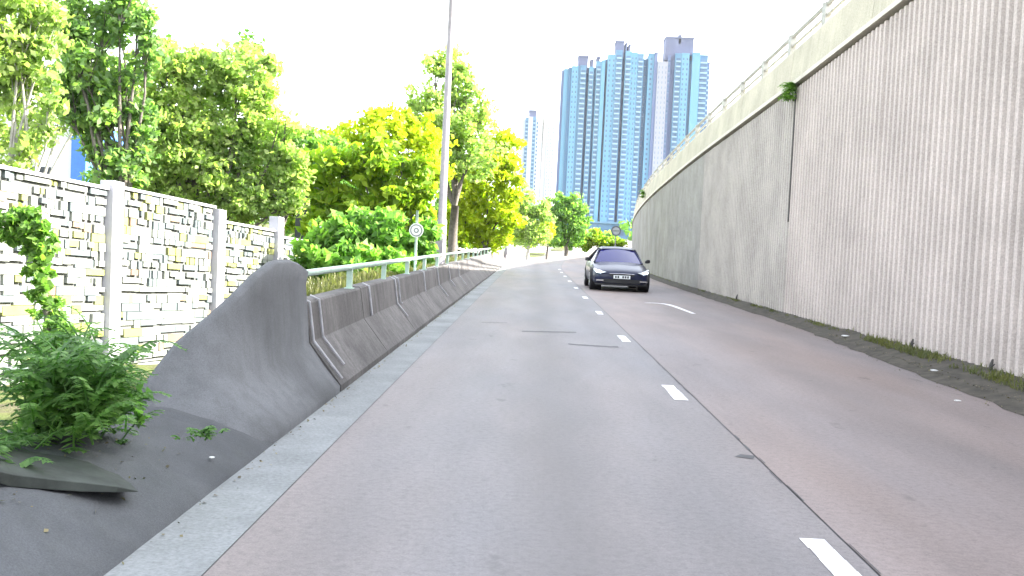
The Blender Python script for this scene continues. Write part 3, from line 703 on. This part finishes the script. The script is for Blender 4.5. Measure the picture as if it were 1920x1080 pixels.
# ---- weeds: blade / frond tufts
def tuft(mb, x, y, z, n, h, spread, w, rr, mi=0, lean=None):
    for _ in range(n):
        a = rr.uniform(0, 6.283); L = h*rr.uniform(.5, 1.1); s = spread*rr.uniform(.2, 1)
        dx, dy = math.cos(a)*s, math.sin(a)*s
        p0 = Vector((x+rr.uniform(-.03, .03), y+rr.uniform(-.03, .03), z)); p1 = p0+Vector((dx*.4, dy*.4, L*.65)); p2 = p0+Vector((dx, dy, L*rr.uniform(.5, 1)))
        sd = Vector((-math.sin(a), math.cos(a), 0))*w
        mb.quad(p0-sd*.6, p0+sd*.6, p1+sd, p1-sd, mi); n0 = len(mb.v)
        mb.v += [tuple(p1-sd), tuple(p1+sd), tuple(p2)]; mb.f.append((n0, n0+1, n0+2)); mb.mi.append(mi)
rr = random.Random(21)
def leafy(mb, p0, L, ang, rr, ls=.07, nl=12, droop=.5, wd=.35):
    """arching stem with paired leaflets"""
    d = Vector((math.cos(ang), math.sin(ang), 0)); pts = []
    for i in range(6):
        t = i/5; pts.append(p0+d*(L*.75*t)+Vector((0, 0, L*(.95*t-droop*t*t))))
    mb.tube(pts, [.006*(1-.7*i/5) for i in range(6)], 4, cap=False)
    sd = Vector((-d.y, d.x, 0))
    for i in range(nl):
        t = .15+.85*i/nl; k = min(4, int(t*5)); q = pts[k].lerp(pts[k+1], t*5-k)
        for s in (-1, 1):
            l = ls*(1.15-.6*t)*rr.uniform(.8, 1.2); e = q+sd*s*l+d*l*.5+Vector((0, 0, -l*rr.uniform(0, .5))); m = q.lerp(e, .5); ww = d*l*wd
            mb.quad(q, m+ww, e, m-ww+Vector((0, 0, .004)))
# big weed clump near left
t = thing('weed_bush', (-2.5, 5.5, .2), 'large feathery green weed bush growing on the bank in front of the screen fence', 'bush')
mb = MB()
for k in range(360):
    px, py = rr.gauss(128, 42), rr.gauss(752, 44); y = rr.uniform(5.0, 5.9)
    b0 = at(px, py, y); 
    leafy(mb, b0, rr.uniform(.2, .5), rr.uniform(0, 6.28), rr, ls=.055, nl=12, droop=rr.uniform(.45, .8))
local(t, mb).build('fronds', L_weed, t)
rng = np.random.default_rng(5)
lob = []
for (px, py, r_) in ((110, 760, 60), (170, 740, 60), (220, 770, 45), (80, 800, 40), (150, 690, 40)):
    b0 = at(px, py, 5.5); lob.append(((b0.x, b0.y, b0.z), (r_*5.5/FPX, .2, r_*5.5/FPX*.8)))
Lp, _ = clump_points(lob, 16, .06, 2.2, rng); Lp -= np.array(t.location)
o = bpy.data.objects.new('leaves', leaf_mesh('leaves', Lp, .035, L_weed, 2.4, rng=rng)); C.objects.link(o); o.parent = t
# left edge dark leaves
t = thing('weed_bush', tuple(at(0, 900, 4.6)), 'dark green leafy weeds at the very left edge above the broken slab', 'bush')
mb = MB()
for k in range(110):
    b0 = at(rr.gauss(-5, 38), rr.gauss(900, 50), rr.uniform(4.6, 5.8)); leafy(mb, b0, rr.uniform(.14, .3), rr.uniform(0, 6.28), rr, ls=.055, nl=9, droop=.7)
local(t, mb).build('fronds', L_weed, t)
# small weeds with litter at the foot of the hump
t = thing('weed', tuple(at(385, 815, 5.4)), 'small sparse weed growing from the dark concrete near the channel', 'weed')
mb = MB()
for k in range(14):
    leafy(mb, at(rr.gauss(375, 25), rr.gauss(815, 6), 5.4), rr.uniform(.06, .13), rr.uniform(0, 6.28), rr, ls=.028, nl=6, droop=.7)
local(t, mb).build('fronds', L_weed, t)
# creeper covered stem in front of the fence
base = at(92, 700, 9.0)
t = thing('creeper_sapling', tuple(base), 'dark creeper covered sapling standing in front of the left end of the screen fence', 'sapling')
mb = MB(); spx = [(95, 700), (92, 640), (85, 560), (75, 500), (62, 450), (40, 418), (0, 405), (-60, 400)]
P_ = [at(a, b, 9.0+.05*i) for i, (a, b) in enumerate(spx)]
P_ = [Vector((P_[0].x, P_[0].y, ground_z(P_[0].x, P_[0].y)-.05))]+P_
mb.tube(P_, [.034, .03, .028, .025, .022, .018, .014, .01, .006], 6); local(t, mb).build('stem', M_bark, t, smooth=True)
lob = []
for (px, py, r_) in ((60, 430, 32), (75, 470, 26), (80, 515, 24), (88, 560, 22), (95, 600, 24), (20, 425, 34), (-20, 420, 36), (110, 630, 22), (70, 445, 30), (90, 660, 26)):
    b0 = at(px, py, 9.1); lob.append(((b0.x, b0.y, b0.z), (r_*1.25*9/FPX, .14, r_*1.1*9/FPX)))
Lp, _ = clump_points(lob, 20, .06, 3.0, rng); Lp -= np.array(t.location)
o = bpy.data.objects.new('leaves', leaf_mesh('leaves', Lp, .045, L_green, 1.7, rng=rng)); C.objects.link(o); o.parent = t

# grass: behind the barrier, along the fence foot and on the right verge
mb = MB()
for _ in range(5200):
    y = 12.6+40*rr.random()**1.5; x = lx(y)-rr.uniform(.62, 2.3)
    tuft(mb, x, y, ground_z(x, y)-.02, 4, rr.uniform(.1, .34), .1, .008, rr)
tag(mb.build('grass', L_dry), 'rough sunlit grass on the bank behind the left barrier', 'grass', kind='stuff')
mb = MB()
for _ in range(2600):
    y = rr.uniform(4.2, 7.0); x = -2.95-rr.random()**1.4*3.0
    tuft(mb, x, y, ground_z(x, y)-.02, 4, rr.uniform(.05, .16), .09, .007, rr)
tag(mb.build('grass', L_weed), 'weedy grass on the slope between the concrete hump and the screen fence', 'grass', kind='stuff')
mb = MB()
for _ in range(2600):
    y = lerp(rr.random(), [0, .55, .8, 1], [9, 18, 30, 80]); k = kerbx(y); w = wx(y)
    dens = .5+.5*math.sin(y*1.3)+.35*math.sin(y*3.1)
    if rr.random() > dens+(.35 if y < 18 else 0): continue
    x = k+(w-k)*rr.uniform(.35, .98)
    tuft(mb, x, y, .09+rise_far(y), 4, rr.uniform(.04, .16 if y < 19 else .1), .08, .006, rr)
tag(mb.build('grass', L_dry), 'patchy low grass along the foot of the ribbed wall', 'grass', kind='stuff')
# dead leaves and grit on the dark bank, in the channel corner and along the verge
P3 = []
for _ in range(260):
    y = rr.uniform(2.5, 6.2); x = rr.uniform(-2.8, -1.9); P3.append((x, y, lerp(x, [-2.62, -2.3, -2.05, -1.86], [1.0, .95, .72, .3])*lerp(y, [3, 5, 7], [.36, .30, .24])+.012))
for _ in range(380):
    y = rr.uniform(2.5, 40); P3.append((lx(y)+abs(rr.gauss(0, .05))+.01, y, .006))
for _ in range(2600):
    y = 6+40*rr.random()**1.6; x = kerbx(y)+rr.gauss(.0, .16)
    P3.append((min(x, wx(y)-.1), y, .05+rr.uniform(0, .03) if x > kerbx(y)-.05 else .012))
o = bpy.data.objects.new('leaf_litter', leaf_mesh('leaf_litter', np.array(P3), .016, leaf_mat('dead_leaves', [(.05, .045, .03), (.12, .09, .05), (.2, .17, .1), (.07, .08, .04)], .1), 1.4, flat=3.0, rng=np.random.default_rng(8))); C.objects.link(o)
tag(o, 'dead leaves and grit scattered on the bank and along both road edges', 'litter', kind='stuff')
# plant hanging from the wall joint
p = at(1480, 185, 24.0); wxx = wx(24)
t = thing('wall_plant', (wxx-.15, 24.0, 5.15), 'green plant growing out of the joint under the coping of the ribbed wall', 'plant')
mb = MB()
for k in range(60):
    leafy(mb, Vector((wxx-.1+rr.uniform(-.08, .02), 23.9+rr.uniform(-.25, .3), 5.1+rr.uniform(-.18, .2))), rr.uniform(.15, .42), rr.uniform(2.0, 4.3), rr, ls=.07, nl=8, droop=.9)
local(t, mb).build('fronds', L_green, t)
p = at(1210, 355, 62.0)
t = thing('parapet_plant', (wx(62)-.1, 62.0, wz(62)+.5), 'small dark plant growing on the outside of the distant parapet', 'plant')
mb = MB()
for k in range(26):
    leafy(mb, Vector((wx(62)-.12, 62+rr.uniform(-.3, .3), wz(62)+.45+rr.uniform(-.2, .2))), rr.uniform(.2, .5), rr.uniform(2, 4.3), rr, ls=.12, nl=6, droop=.9, wd=.5)
local(t, mb).build('fronds', L_blue, t)

# ------------------------------------------------------------------ debris, slab, stubs
def pebble(name, x, y, z, s, mat, label, cat, group, seed):
    r = random.Random(seed); mb = MB(); secs = []
    for i in range(5):
        t = i/4; rad = s*(.3+.7*math.sin(math.pi*(.15+.7*t)))
        secs.append([(math.cos(a)*rad*r.uniform(.75, 1.2), math.sin(a)*rad*r.uniform(.75, 1.2), s*.4*t) for a in [k*math.pi/3.5 for k in range(7)]])
    mb.loft(secs, closed=True, cap=True); o = mb.build(name, mat); o.location = (x, y, z); tag(o, label, cat, group); return o
M_litter = plain('pale_litter', (.6, .6, .58), .6)
for i, (px, py, s, lab) in enumerate(((1585, 627, .07, 'crumpled white litter on the verge left of the tallest weeds by the wall'), (1752, 690, .05, 'small pale stone on the verge edge near the right of the picture'),
        (1868, 703, .05, 'pale stone lying at the foot of the wall at the far right'), (1796, 745, .035, 'tiny white stone at the road edge, lowest of the litter on the right'),
        (1272, 515, .09, 'white litter at the foot of the wall just right of the car'), (1250, 505, .08, 'crumpled white rubbish against the wall behind the piece nearest the car'), (398, 852, .018, 'tiny white pebble on the dark concrete near the channel'))):
    v = M @ Vector(((px-960)/FPX, -(py-540)/FPX, -1)); zt = .11 if px > 600 else .12
    k = (CAMH-zt)/-v.z; x, y = v.x*k, v.y*k
    if px > 600: x = min(x, wx(y)-.12); 
    pebble('litter', x, y, (.07 if px > 600 else .1), s, M_litter, lab, 'litter', 'litter along the road', i)
for i, (y, lab) in enumerate(((29.0, 'small rusty stub post at the wall foot beyond the weeds'), (15.6, 'short dark stake at the wall foot beside the tallest weeds'), (12.9, 'short dark stake at the wall foot near the right of the picture'))):
    t = thing('marker_stub', (wx(y)-.14, y, .08), lab, 'post', 'stubs at the wall foot')
    mb = MB(); mb.tube([(0, 0, -.1), (.01, .01, .13), (.03, .02, .2)], [.028, .024, .012], 7); mb.build('stub', M_recess, t)
    mb = MB(); mb.tube([(0, 0, .1), (.02, -.07, .15)], [.012, .006], 5); mb.build('spur', M_recess, t)
# broken slab at lower left
t = thing('broken_slab', tuple(at(150, 910, 4.75)), 'broken dark concrete slab with an overhanging edge on the bank at the lower left', 'slab')
mb = MB(); top = [(-20, 868), (30, 880), (95, 888), (160, 895), (225, 903), (262, 912)]
S = []
for i, (px, py) in enumerate(top):
    a = at(px, py, 4.35+.12*i); th = [.05, .06, .055, .05, .035, .01][i]
    S.append([(a.x+.02, a.y-.06, a.z-.01), (a.x+.01, a.y-.07, a.z-th), (a.x-.25, a.y+.2, a.z-th), (a.x-.3, a.y+.3, a.z+.03), (a.x-.05, a.y+.02, a.z+.006)])
mb.loft(S, closed=True, cap=True); local(t, mb).build('slab', M_rock, t, bevel=.006)

# ------------------------------------------------------------------ buildings on the left behind the fence
M_bw = plain('white_render', (.62, .62, .62), .7, var=.06)
M_bb = plain('blue_cladding', (.05, .16, .45), .5, var=.1)
M_bd = plain('dark_grey_render', (.05, .055, .06), .8)
a = at(70, 200, 60); b = at(137, 360, 60); c = at(168, 232, 60)
t = thing('white_building', (a.x, 60, -2), 'white building with a vertical blue end strip behind the left trees', 'building')
mb = MB(); mb.box(a.x-9, b.x, 60, 72, -2, a.z); local(t, mb).build('wall', M_bw, t)
mb = MB(); mb.box(b.x+.002, c.x, 59.6, 66, -2, c.z); local(t, mb).build('blue_strip', M_bb, t)
for i in range(4):
    for j in range(3):
        mb = MB(); mb.box(a.x-7.5+2.4*i, a.x-6.3+2.4*i, 59.9, 60.05, .6+1.5*j, 1.5+1.5*j); local(t, mb).build('window', M_bd, t)
a = at(556, 347, 34); b = at(602, 385, 34)
t = thing('hut', (a.x, 34, -1.6), 'small dark grey flat roofed hut half hidden between the olive and the lime trees', 'hut')
mb = MB(); mb.box(a.x, b.x, 34, 36, -1.6, a.z-.12); local(t, mb).build('wall', M_bd, t)
mb = MB(); mb.box(a.x-.15, b.x+.15, 33.8, 36.2, a.z-.118, a.z); local(t, mb).build('roof', M_rock, t)

# ------------------------------------------------------------------ towers
M_tb = plain('tower_pale_blue', (.095, .205, .32), .6, var=.07, scale=.05)  # tower colours also carry distance haze in their blue
M_tl = plain('tower_light_blue', (.115, .27, .40), .6, var=.06, scale=.05)
M_tm = plain('tower_mid_blue', (.062, .15, .265), .6, var=.08, scale=.05)
M_td = plain('tower_recess_blue', (.05, .095, .18), .7, var=.1, scale=.05)  # deeper blue puts the shade of recesses and openings into the colour
M_tp = plain('tower_violet_blue', (.11, .14, .26), .6, var=.08, scale=.05)
M_tw = plain('tower_white', (.30, .295, .34), .6, var=.05, scale=.05)
M_twd = plain('tower_pale', (.46, .46, .5), .6, var=.05, scale=.05)
M_tg = plain('tower_glass', (.07, .13, .22), .5, var=.3, scale=.3)
M_ts = plain('tower_sill_white', (.26, .37, .48), .6, var=.08, scale=.3)
M_tk = plain('tower_roof_grey', (.11, .12, .2), .7, var=.1, scale=.1)
TD = 600.0; KT = TD/FPX
def tower(label, strips, z_bot, back=22, caps=(), floor=2.85, group='blue residential towers', y0=TD, glassw=True):
    """strips: (px0, px1, top_py, protrude, material, windows) measured along the roof line"""
    X = lambda px: at(px, 250, y0).x
    Z = lambda px, py: at(px, py, y0).z
    t = thing('residential_tower', (X(strips[0][0]), y0, -2), label, 'tower', group)
    gl = MB(); sl = MB()
    for (p0, p1, tp, pr, m_, win) in strips:
        x0, x1 = X(p0), X(p1); zt = Z((p0+p1)/2, tp)
        mb = MB(); mb.box(x0+.02, x1-.02, y0-pr, y0+back, -2, zt); local(t, mb).build('bay', m_, t)
        mb = MB(); mb.box(x0-.1, x1+.1, y0-pr-.2, y0-pr+1.5, zt+.01, zt+.7); local(t, mb).build('parapet', m_, t)
        if win:
            n = int((zt-z_bot-1)/floor); nw = max(1, win[0]); w = (x1-x0)/nw
            for f in range(n):
                z = zt-1.6-(f+1)*floor+floor*.4
                for k in range(nw):
                    fill = win[1]
                    a, b = x0+w*(k+.5-fill/2), x0+w*(k+.5+fill/2)
                    gl.box(a, b, y0-pr-.06, y0-pr+.3, z, z+1.35)
                    if win[2]: sl.box(a-.15, b+.15, y0-pr-.75, y0-pr+.1, z-.95, z-.12)
                    elif f % 2 == 0: sl.box(a-.1, b+.1, y0-pr-.25, y0-pr+.1, z-.25, z-.12)
    tag(local(t, gl).build('windows', M_tg, t), kind='stuff')
    tag(local(t, sl).build('window_sills', M_ts, t), kind='stuff')
    for (p0, p1, tp, bp) in caps:
        mb = MB(); mb.box(X(p0), X(p1), y0+1, y0+back*.6, Z(p0, bp)-3, Z((p0+p1)/2, tp)); local(t, mb).build('roof_block', M_tk, t)
        mb = MB(); mb.box(X(p0)-.3, X(p1)+.3, y0+.6, y0+back*.6+.4, Z((p0+p1)/2, tp)+.01, Z((p0+p1)/2, tp)+.8); local(t, mb).build('roof_slab', M_tk, t)
    return t
zb = at(1130, 416, TD).z
# lean compensation: measured at y=250, so roof x shifts are taken from the photo at that height
tower('left blue residential tower, the lowest of the three with one roof block', [
    (1048, 1052, 133, -1, M_tp, None), (1052, 1060, 131, 0, M_tl, None), (1060, 1066, 129, 1, M_tm, None), (1066, 1078, 127, 2.5, M_tl, (2, .35, False)),
    (1078, 1082, 127, 2, M_tb, None), (1082, 1093, 126, 2.6, M_tb, (1, .75, True)), (1093, 1098.5, 127, -3, M_td, None), (1098.5, 1107, 128, 1.5, M_tl, (1, .7, True)), (1107, 1112, 128, -2, M_tm, None)],
    zb, caps=((1078, 1096, 106, 125), (1101, 1106, 113, 125)))
tower('middle blue residential tower with a jagged roof block, taller than the left one', [
    (1112, 1121, 118, 1.5, M_tl, (1, .7, True)), (1121, 1128, 116, 2.5, M_tl, None), (1128, 1132, 112, -3, M_td, None), (1132, 1147, 106, 3, M_tl, (2, .35, False)),
    (1147, 1159, 98, 3.4, M_tb, (1, .72, True)), (1159, 1165, 99, -3, M_td, None), (1165, 1176, 99, 2.2, M_tl, (1, .75, True)), (1176, 1188, 101, 1.2, M_tl, (2, .35, False)), (1188, 1200, 103, .4, M_tb, (1, .6, True)), (1200, 1209, 110, -5, M_tm, (1, .3, False))],
    zb, caps=((1147, 1162, 78, 97), (1165, 1168, 82, 97), (1171, 1174, 85, 97), (1113, 1118, 108, 118)))
tower('right blue residential tower with a white vertical panel and a broad roof block', [
    (1209, 1220, 101, -1, M_tl, (1, .3, False)), (1220, 1226, 100, .5, M_tp, None), (1226, 1245, 118, 1.2, M_tw, (3, .12, False)), (1245, 1250, 106, .6, M_tp, (1, .55, False)), (1250, 1258, 104, -1.5, M_tp, None),
    (1258, 1270, 103, 1.5, M_tb, (1, .65, True)), (1270, 1284, 103, 2, M_tl, (2, .35, False)), (1284, 1290, 104, -1, M_tm, None), (1290, 1305, 101, 1.6, M_tl, None), (1305, 1320, 105, 0, M_tm, (1, .8, True)), (1320, 1325, 118, -1.5, M_tp, (1, .7, True))],
    zb, caps=((1240, 1292, 71, 101), (1264, 1268, 67, 71)))
tower('pale narrow tower with blue window strips, left of the blue towers', [
    (978, 984, 225, 0, M_twd, None), (984, 990, 222, 1, M_tb, (1, .6, True)), (990, 998, 221, 1.5, M_twd, None), (998, 1004, 221, 1, M_tb, (1, .6, True)), (1004, 1010, 224, .4, M_twd, (1, .4, False))],
    at(1000, 380, 760).z, caps=((990, 1004, 208, 220),), y0=760, group='pale distant towers')
tower('whitish slab tower between the narrow pale tower and the blue towers', [
    (1014, 1026, 232, 0, M_twd, None), (1026, 1040, 235, 1, M_twd, (3, .2, False))],
    at(1000, 380, 820).z, y0=820, group='pale distant towers')
# podium under the blue towers
a = at(1085, 417, 560); b = at(1260, 470, 560)
t = thing('podium', (a.x, 560, -2), 'grey blue podium at the foot of the blue towers', 'building')
mb = MB(); mb.box(a.x, b.x+40, 560, 592, -2, a.z); local(t, mb).build('wall', M_tm, t)
mb = MB(); mb.box(a.x-.6, b.x+40.6, 559, 592.5, a.z+.01, a.z+1.0); local(t, mb).build('roof_edge', M_tb, t)
for i in range(14):
    mb = MB(); mb.box(a.x+2+4*i, a.x+4.4+4*i, 559.8, 560.2, a.z-6, a.z-3); local(t, mb).build('opening', M_td, t)

# ------------------------------------------------------------------ car
def car_paint():
    m, nt, b = newmat('navy_car_paint'); b.inputs['Base Color'].default_value = (.008, .012, .04, 1)
    b.inputs['Metallic'].default_value = 0; b.inputs['Roughness'].default_value = .4; b.inputs['Specular IOR Level'].default_value = .25
    b.inputs['Coat Weight'].default_value = .3; b.inputs['Coat Roughness'].default_value = .08
    return m
M_car = car_paint()
def simple(name, col, rough, metal=0, coat=0, emit=None):
    m, nt, b = newmat(name); b.inputs['Base Color'].default_value = (*col, 1); b.inputs['Roughness'].default_value = rough
    b.inputs['Metallic'].default_value = metal; b.inputs['Coat Weight'].default_value = coat
    if emit: b.inputs['Emission Color'].default_value = (*emit[0], 1); b.inputs['Emission Strength'].default_value = emit[1]
    return m
M_cglass = simple('car_glass', (.025, .025, .14), .08, 0, .25)
M_tyre = simple('tyre_rubber', (.015, .015, .016), .8)
M_rim = simple('wheel_alloy', (.42, .42, .44), .3, .8)
M_black = simple('black_trim', (.012, .012, .014), .5)
M_chrome = simple('chrome_trim', (.5, .5, .52), .2, 1)
M_head = simple('headlight_lens', (.75, .8, .85), .1, .2, 1)
M_lit = simple('headlight_glow', (.9, .95, 1), .3, 0, 0, ((.85, .95, 1), 2.5))
M_plate = simple('plate_white', (.75, .78, .78), .4)
car = thing('car', (2.9, 33.6, 0), 'dark navy saloon car driving towards the camera beside the ribbed wall', 'car', rz=R(0.2))
# car space: front at y=0 facing -y, length 4.95
secs = []
#  y    halfwidth  sill  belt(shoulder z)  hood/deck centre z
st = [(-.02, .62, .30, .56, .58), (.05, .80, .22, .62, .66), (.25, .90, .19, .68, .73), (.6, .945, .18, .74, .80), (1.0, .96, .18, .80, .875), (1.45, .965, .18, .86, .96),
      (1.9, .965, .18, .90, .96), (2.6, .965, .18, .91, .96), (3.3, .975, .18, .93, .98), (3.9, .98, .19, .96, 1.02), (4.4, .95, .22, .97, 1.06), (4.8, .88, .28, .94, 1.05), (4.94, .78, .38, .86, .95)]
for (y, hw, sill, sh, ct) in st:
    half = [(0, sill), (hw*.86, sill), (hw*.97, sill+.08), (hw*1.0, (sill+sh)*.5), (hw*.97, sh-.06), (hw*.88, sh), (hw*.6, sh+(ct-sh)*.75), (hw*.25, ct-.005), (0, ct)]
    ring = [(x, y, z) for x, z in half]+[(-x, y, z) for x, z in half[-2:0:-1]]
    secs.append(ring)
mb = MB(); mb.loft(secs, closed=True, cap=True); mb.build('body', M_car, car, smooth=True, subsurf=1)
# cabin: roof + pillars shell and glass
def cab(y, z, hw): return (y, z, hw)
A0, A1 = (1.38, .93, .80), (2.25, 1.40, .58); B1 = (3.1, 1.44, .58); C0, C1 = (4.35, 1.04, .72), (3.75, 1.34, .55)
mb = MB()
rs = [(A1[0]-.06, A1[1]-.025, A1[2]+.02), (2.35, 1.425, .60), (2.8, 1.445, .60), (3.2, 1.44, .60), (3.8, 1.33, .56)]
mb.loft([[(-hw, y, z-.07), (-hw*.85, y, z-.015), (0, y, z+.005), (hw*.85, y, z-.015), (hw, y, z-.07)] for (y, z, hw) in rs])
mb.build('roof', M_car, car, smooth=True)
mb = MB(); K = 6
wsb = [((t*2-1)*A0[2], A0[0]+.22*(t*2-1)**2, A0[1]-.03*(t*2-1)**2) for t in [i/K for i in range(K+1)]]
wst = [((t*2-1)*A1[2], A1[0]-.02+.05*(t*2-1)**2, A1[1]-.015-.05*(t*2-1)**2) for t in [i/K for i in range(K+1)]]
wsm = [tuple((a_+b_)/2+(0, 0, .02)[q] for q, (a_, b_) in enumerate(zip(p_, q_))) for p_, q_ in zip(wsb, wst)]
mb.loft([wsb, wsm, wst]); mb.build('windscreen', M_cglass, car, smooth=True)
mb = MB(); mb.loft([[(-.72, 4.4, 1.03), (0, 4.5, 1.05), (.72, 4.4, 1.03)], [(-.56, 3.78, 1.3), (0, 3.82, 1.34), (.56, 3.78, 1.3)]]); mb.build('rear_window', M_cglass, car, smooth=True)
for s in (-1, 1):
    mb = MB(); mb.quad((s*.80, 1.62, .90), (s*.86, 3.0, .91), (s*.60, 3.05, 1.37), (s*.585, 2.22, 1.34)); mb.quad((s*.86, 3.04, .91), (s*.78, 4.2, .99), (s*.56, 3.75, 1.29), (s*.6, 3.09, 1.37))
    mb.build('side_window', M_cglass, car)
    mb = MB(); mb.tube([(s*.81, 1.6, .9), (s*.70, 1.95, 1.16), (s*.60, 2.27, 1.35)], .035, 6); mb.build('pillar', M_car, car, smooth=True)
    mb = MB(); mb.tube([(s*.80, 4.3, 1.0), (s*.6, 3.8, 1.27)], .06, 6); mb.tube([(s*.865, 3.02, .9), (s*.605, 3.07, 1.38)], .02, 5); mb.build('pillar', M_black, car, smooth=True)
    # mirror
    mb = MB(); mb.loft([[(s*.93, 1.82, .93), (s*.93, 1.9, .93), (s*.93, 1.9, .99), (s*.93, 1.82, .99)], [(s*1.0, 1.78, .92), (s*1.0, 1.94, .92), (s*1.0, 1.94, 1.05), (s*1.0, 1.78, 1.05)], [(s*1.1, 1.81, .94), (s*1.1, 1.93, .94), (s*1.1, 1.93, 1.04), (s*1.1, 1.81, 1.04)]], closed=True, cap=True)
    mb.build('mirror', M_black, car, bevel=.015)
    # headlight
    q = [(s*.50, -.005, .62), (s*.66, .02, .655), (s*.80, .11, .695), (s*.895, .3, .735), (s*.90, .3, .66), (s*.84, .10, .60), (s*.68, .0, .57)]
    mb = MB(); n0 = 0; mb.v += [(x_, y_-.035, z_) for x_, y_, z_ in q]+[(x_*.97, y_+.1, z_) for x_, y_, z_ in q]
    k = len(q); mb.f.append(tuple(range(k))); mb.mi.append(0)
    for i in range(k): mb.f.append((i, (i+1) % k, k+(i+1) % k, k+i)); mb.mi.append(0)
    hl = mb.build('headlight', M_head, car)
    mb = MB(); mb.box(s*.76-.07, s*.76+.07, -.03, .03, .61, .66); mb.build('lamp', M_lit, hl)
    mb = MB(); mb.box(s*.7-.12, s*.7+.12, -.035, .02, .33, .37); mb.build('fog_light', M_chrome, car)
# nose cone, grille, splitter, plate
mb = MB(); mb.loft([[(-.42, -.045, .57), (0, -.06, .58), (.42, -.045, .57)], [(-.36, -.05, .50), (0, -.065, .49), (.36, -.05, .50)]]); mb.build('nose_panel', M_black, car)
mb = MB(); mb.loft([[(-.66, -.03, .40), (0, -.05, .41), (.66, -.03, .40)], [(-.6, -.03, .28), (0, -.05, .27), (.6, -.03, .28)]]); mb.build('lower_grille', M_black, car)
mb = MB(); mb.loft([[(-.85, .08, .20), (-.5, -.03, .19), (0, -.06, .19), (.5, -.03, .19), (.85, .08, .20)], [(-.85, .08, .25), (-.5, -.035, .25), (0, -.065, .25), (.5, -.035, .25), (.85, .08, .25)]]); mb.build('splitter', M_black, car)
mb = MB(); mb.tube([(-.4, -.055, .575), (0, -.07, .585), (.4, -.055, .575)], .012, 6); mb.build('chrome_bar', M_chrome, car)
mb = MB(); mb.box(-.27, .27, -.09, -.075, .42, .53); pl = mb.build('number_plate', M_plate, car)
mb = MB()
for i in range(6):
    if i == 2: continue
    x = -.22+.078*i; mb.box(x, x+.05, -.094, -.0905, .44, .51)
mb.build('characters', M_black, pl)
mb = MB(); mb.loft([[(-.5, .9, .872), (-.3, 1.0, .885), (.3, 1.0, .885), (.5, .9, .872)], [(-.5, 1.35, .955), (-.3, 1.35, .965), (.3, 1.35, .965), (.5, 1.35, .955)]])
for s in (-1, 1):
    for y in (.92, 3.88):
        w = bpy.data.objects.new('wheel', None); C.objects.link(w); w.parent = car; w.location = (s*.86, y, .345)
        mb = MB(); S = []
        for k in range(25):
            a_ = 2*math.pi*k/24; c_, s_ = math.cos(a_), math.sin(a_)
            S.append([(x_, r_*c_, r_*s_) for x_, r_ in ((-.12, .24), (-.12, .31), (-.10, .345), (.10, .345), (.12, .31), (.12, .24))])
        mb.loft(S, closed=True); mb.build('tyre', M_tyre, w, smooth=True)
        mb = MB(); mb.tube([(-.1, 0, 0), (.1, 0, 0)], .235, 20)
        for k in range(5):
            a_ = 2*math.pi*k/5; c_, s_ = math.cos(a_), math.sin(a_); mb.tube([(s*.115, .05*c_, .05*s_), (s*.115, .22*c_, .22*s_)], .025, 5)
        mb.build('rim', M_rim, w)
        mb = MB(); mb.tube([(s*.9-.3*s, y, .36), (s*.965, y, .36)], .385, 20); o = mb.build('wheel_arch', M_black, car)
# ------------------------------------------------------------------ haze
m, nt, b = newmat('haze_air'); nt.nodes.remove(b)
pv = nt.nodes.new('ShaderNodeVolumePrincipled'); pv.inputs['Density'].default_value = 0.00007
pv.inputs['Color'].default_value = (.86, .93, 1, 1); pv.inputs['Anisotropy'].default_value = 0.2
nt.links.new(pv.outputs[0], nt.nodes['Material Output'].inputs['Volume'])
mb = MB(); mb.box(-1600, 1600, -80, 1200, -6, 150); o = mb.build('haze', m); tag(o, 'thin pale summer haze over the whole scene', 'haze', kind='stuff')
# ------------------------------------------------------------------ end
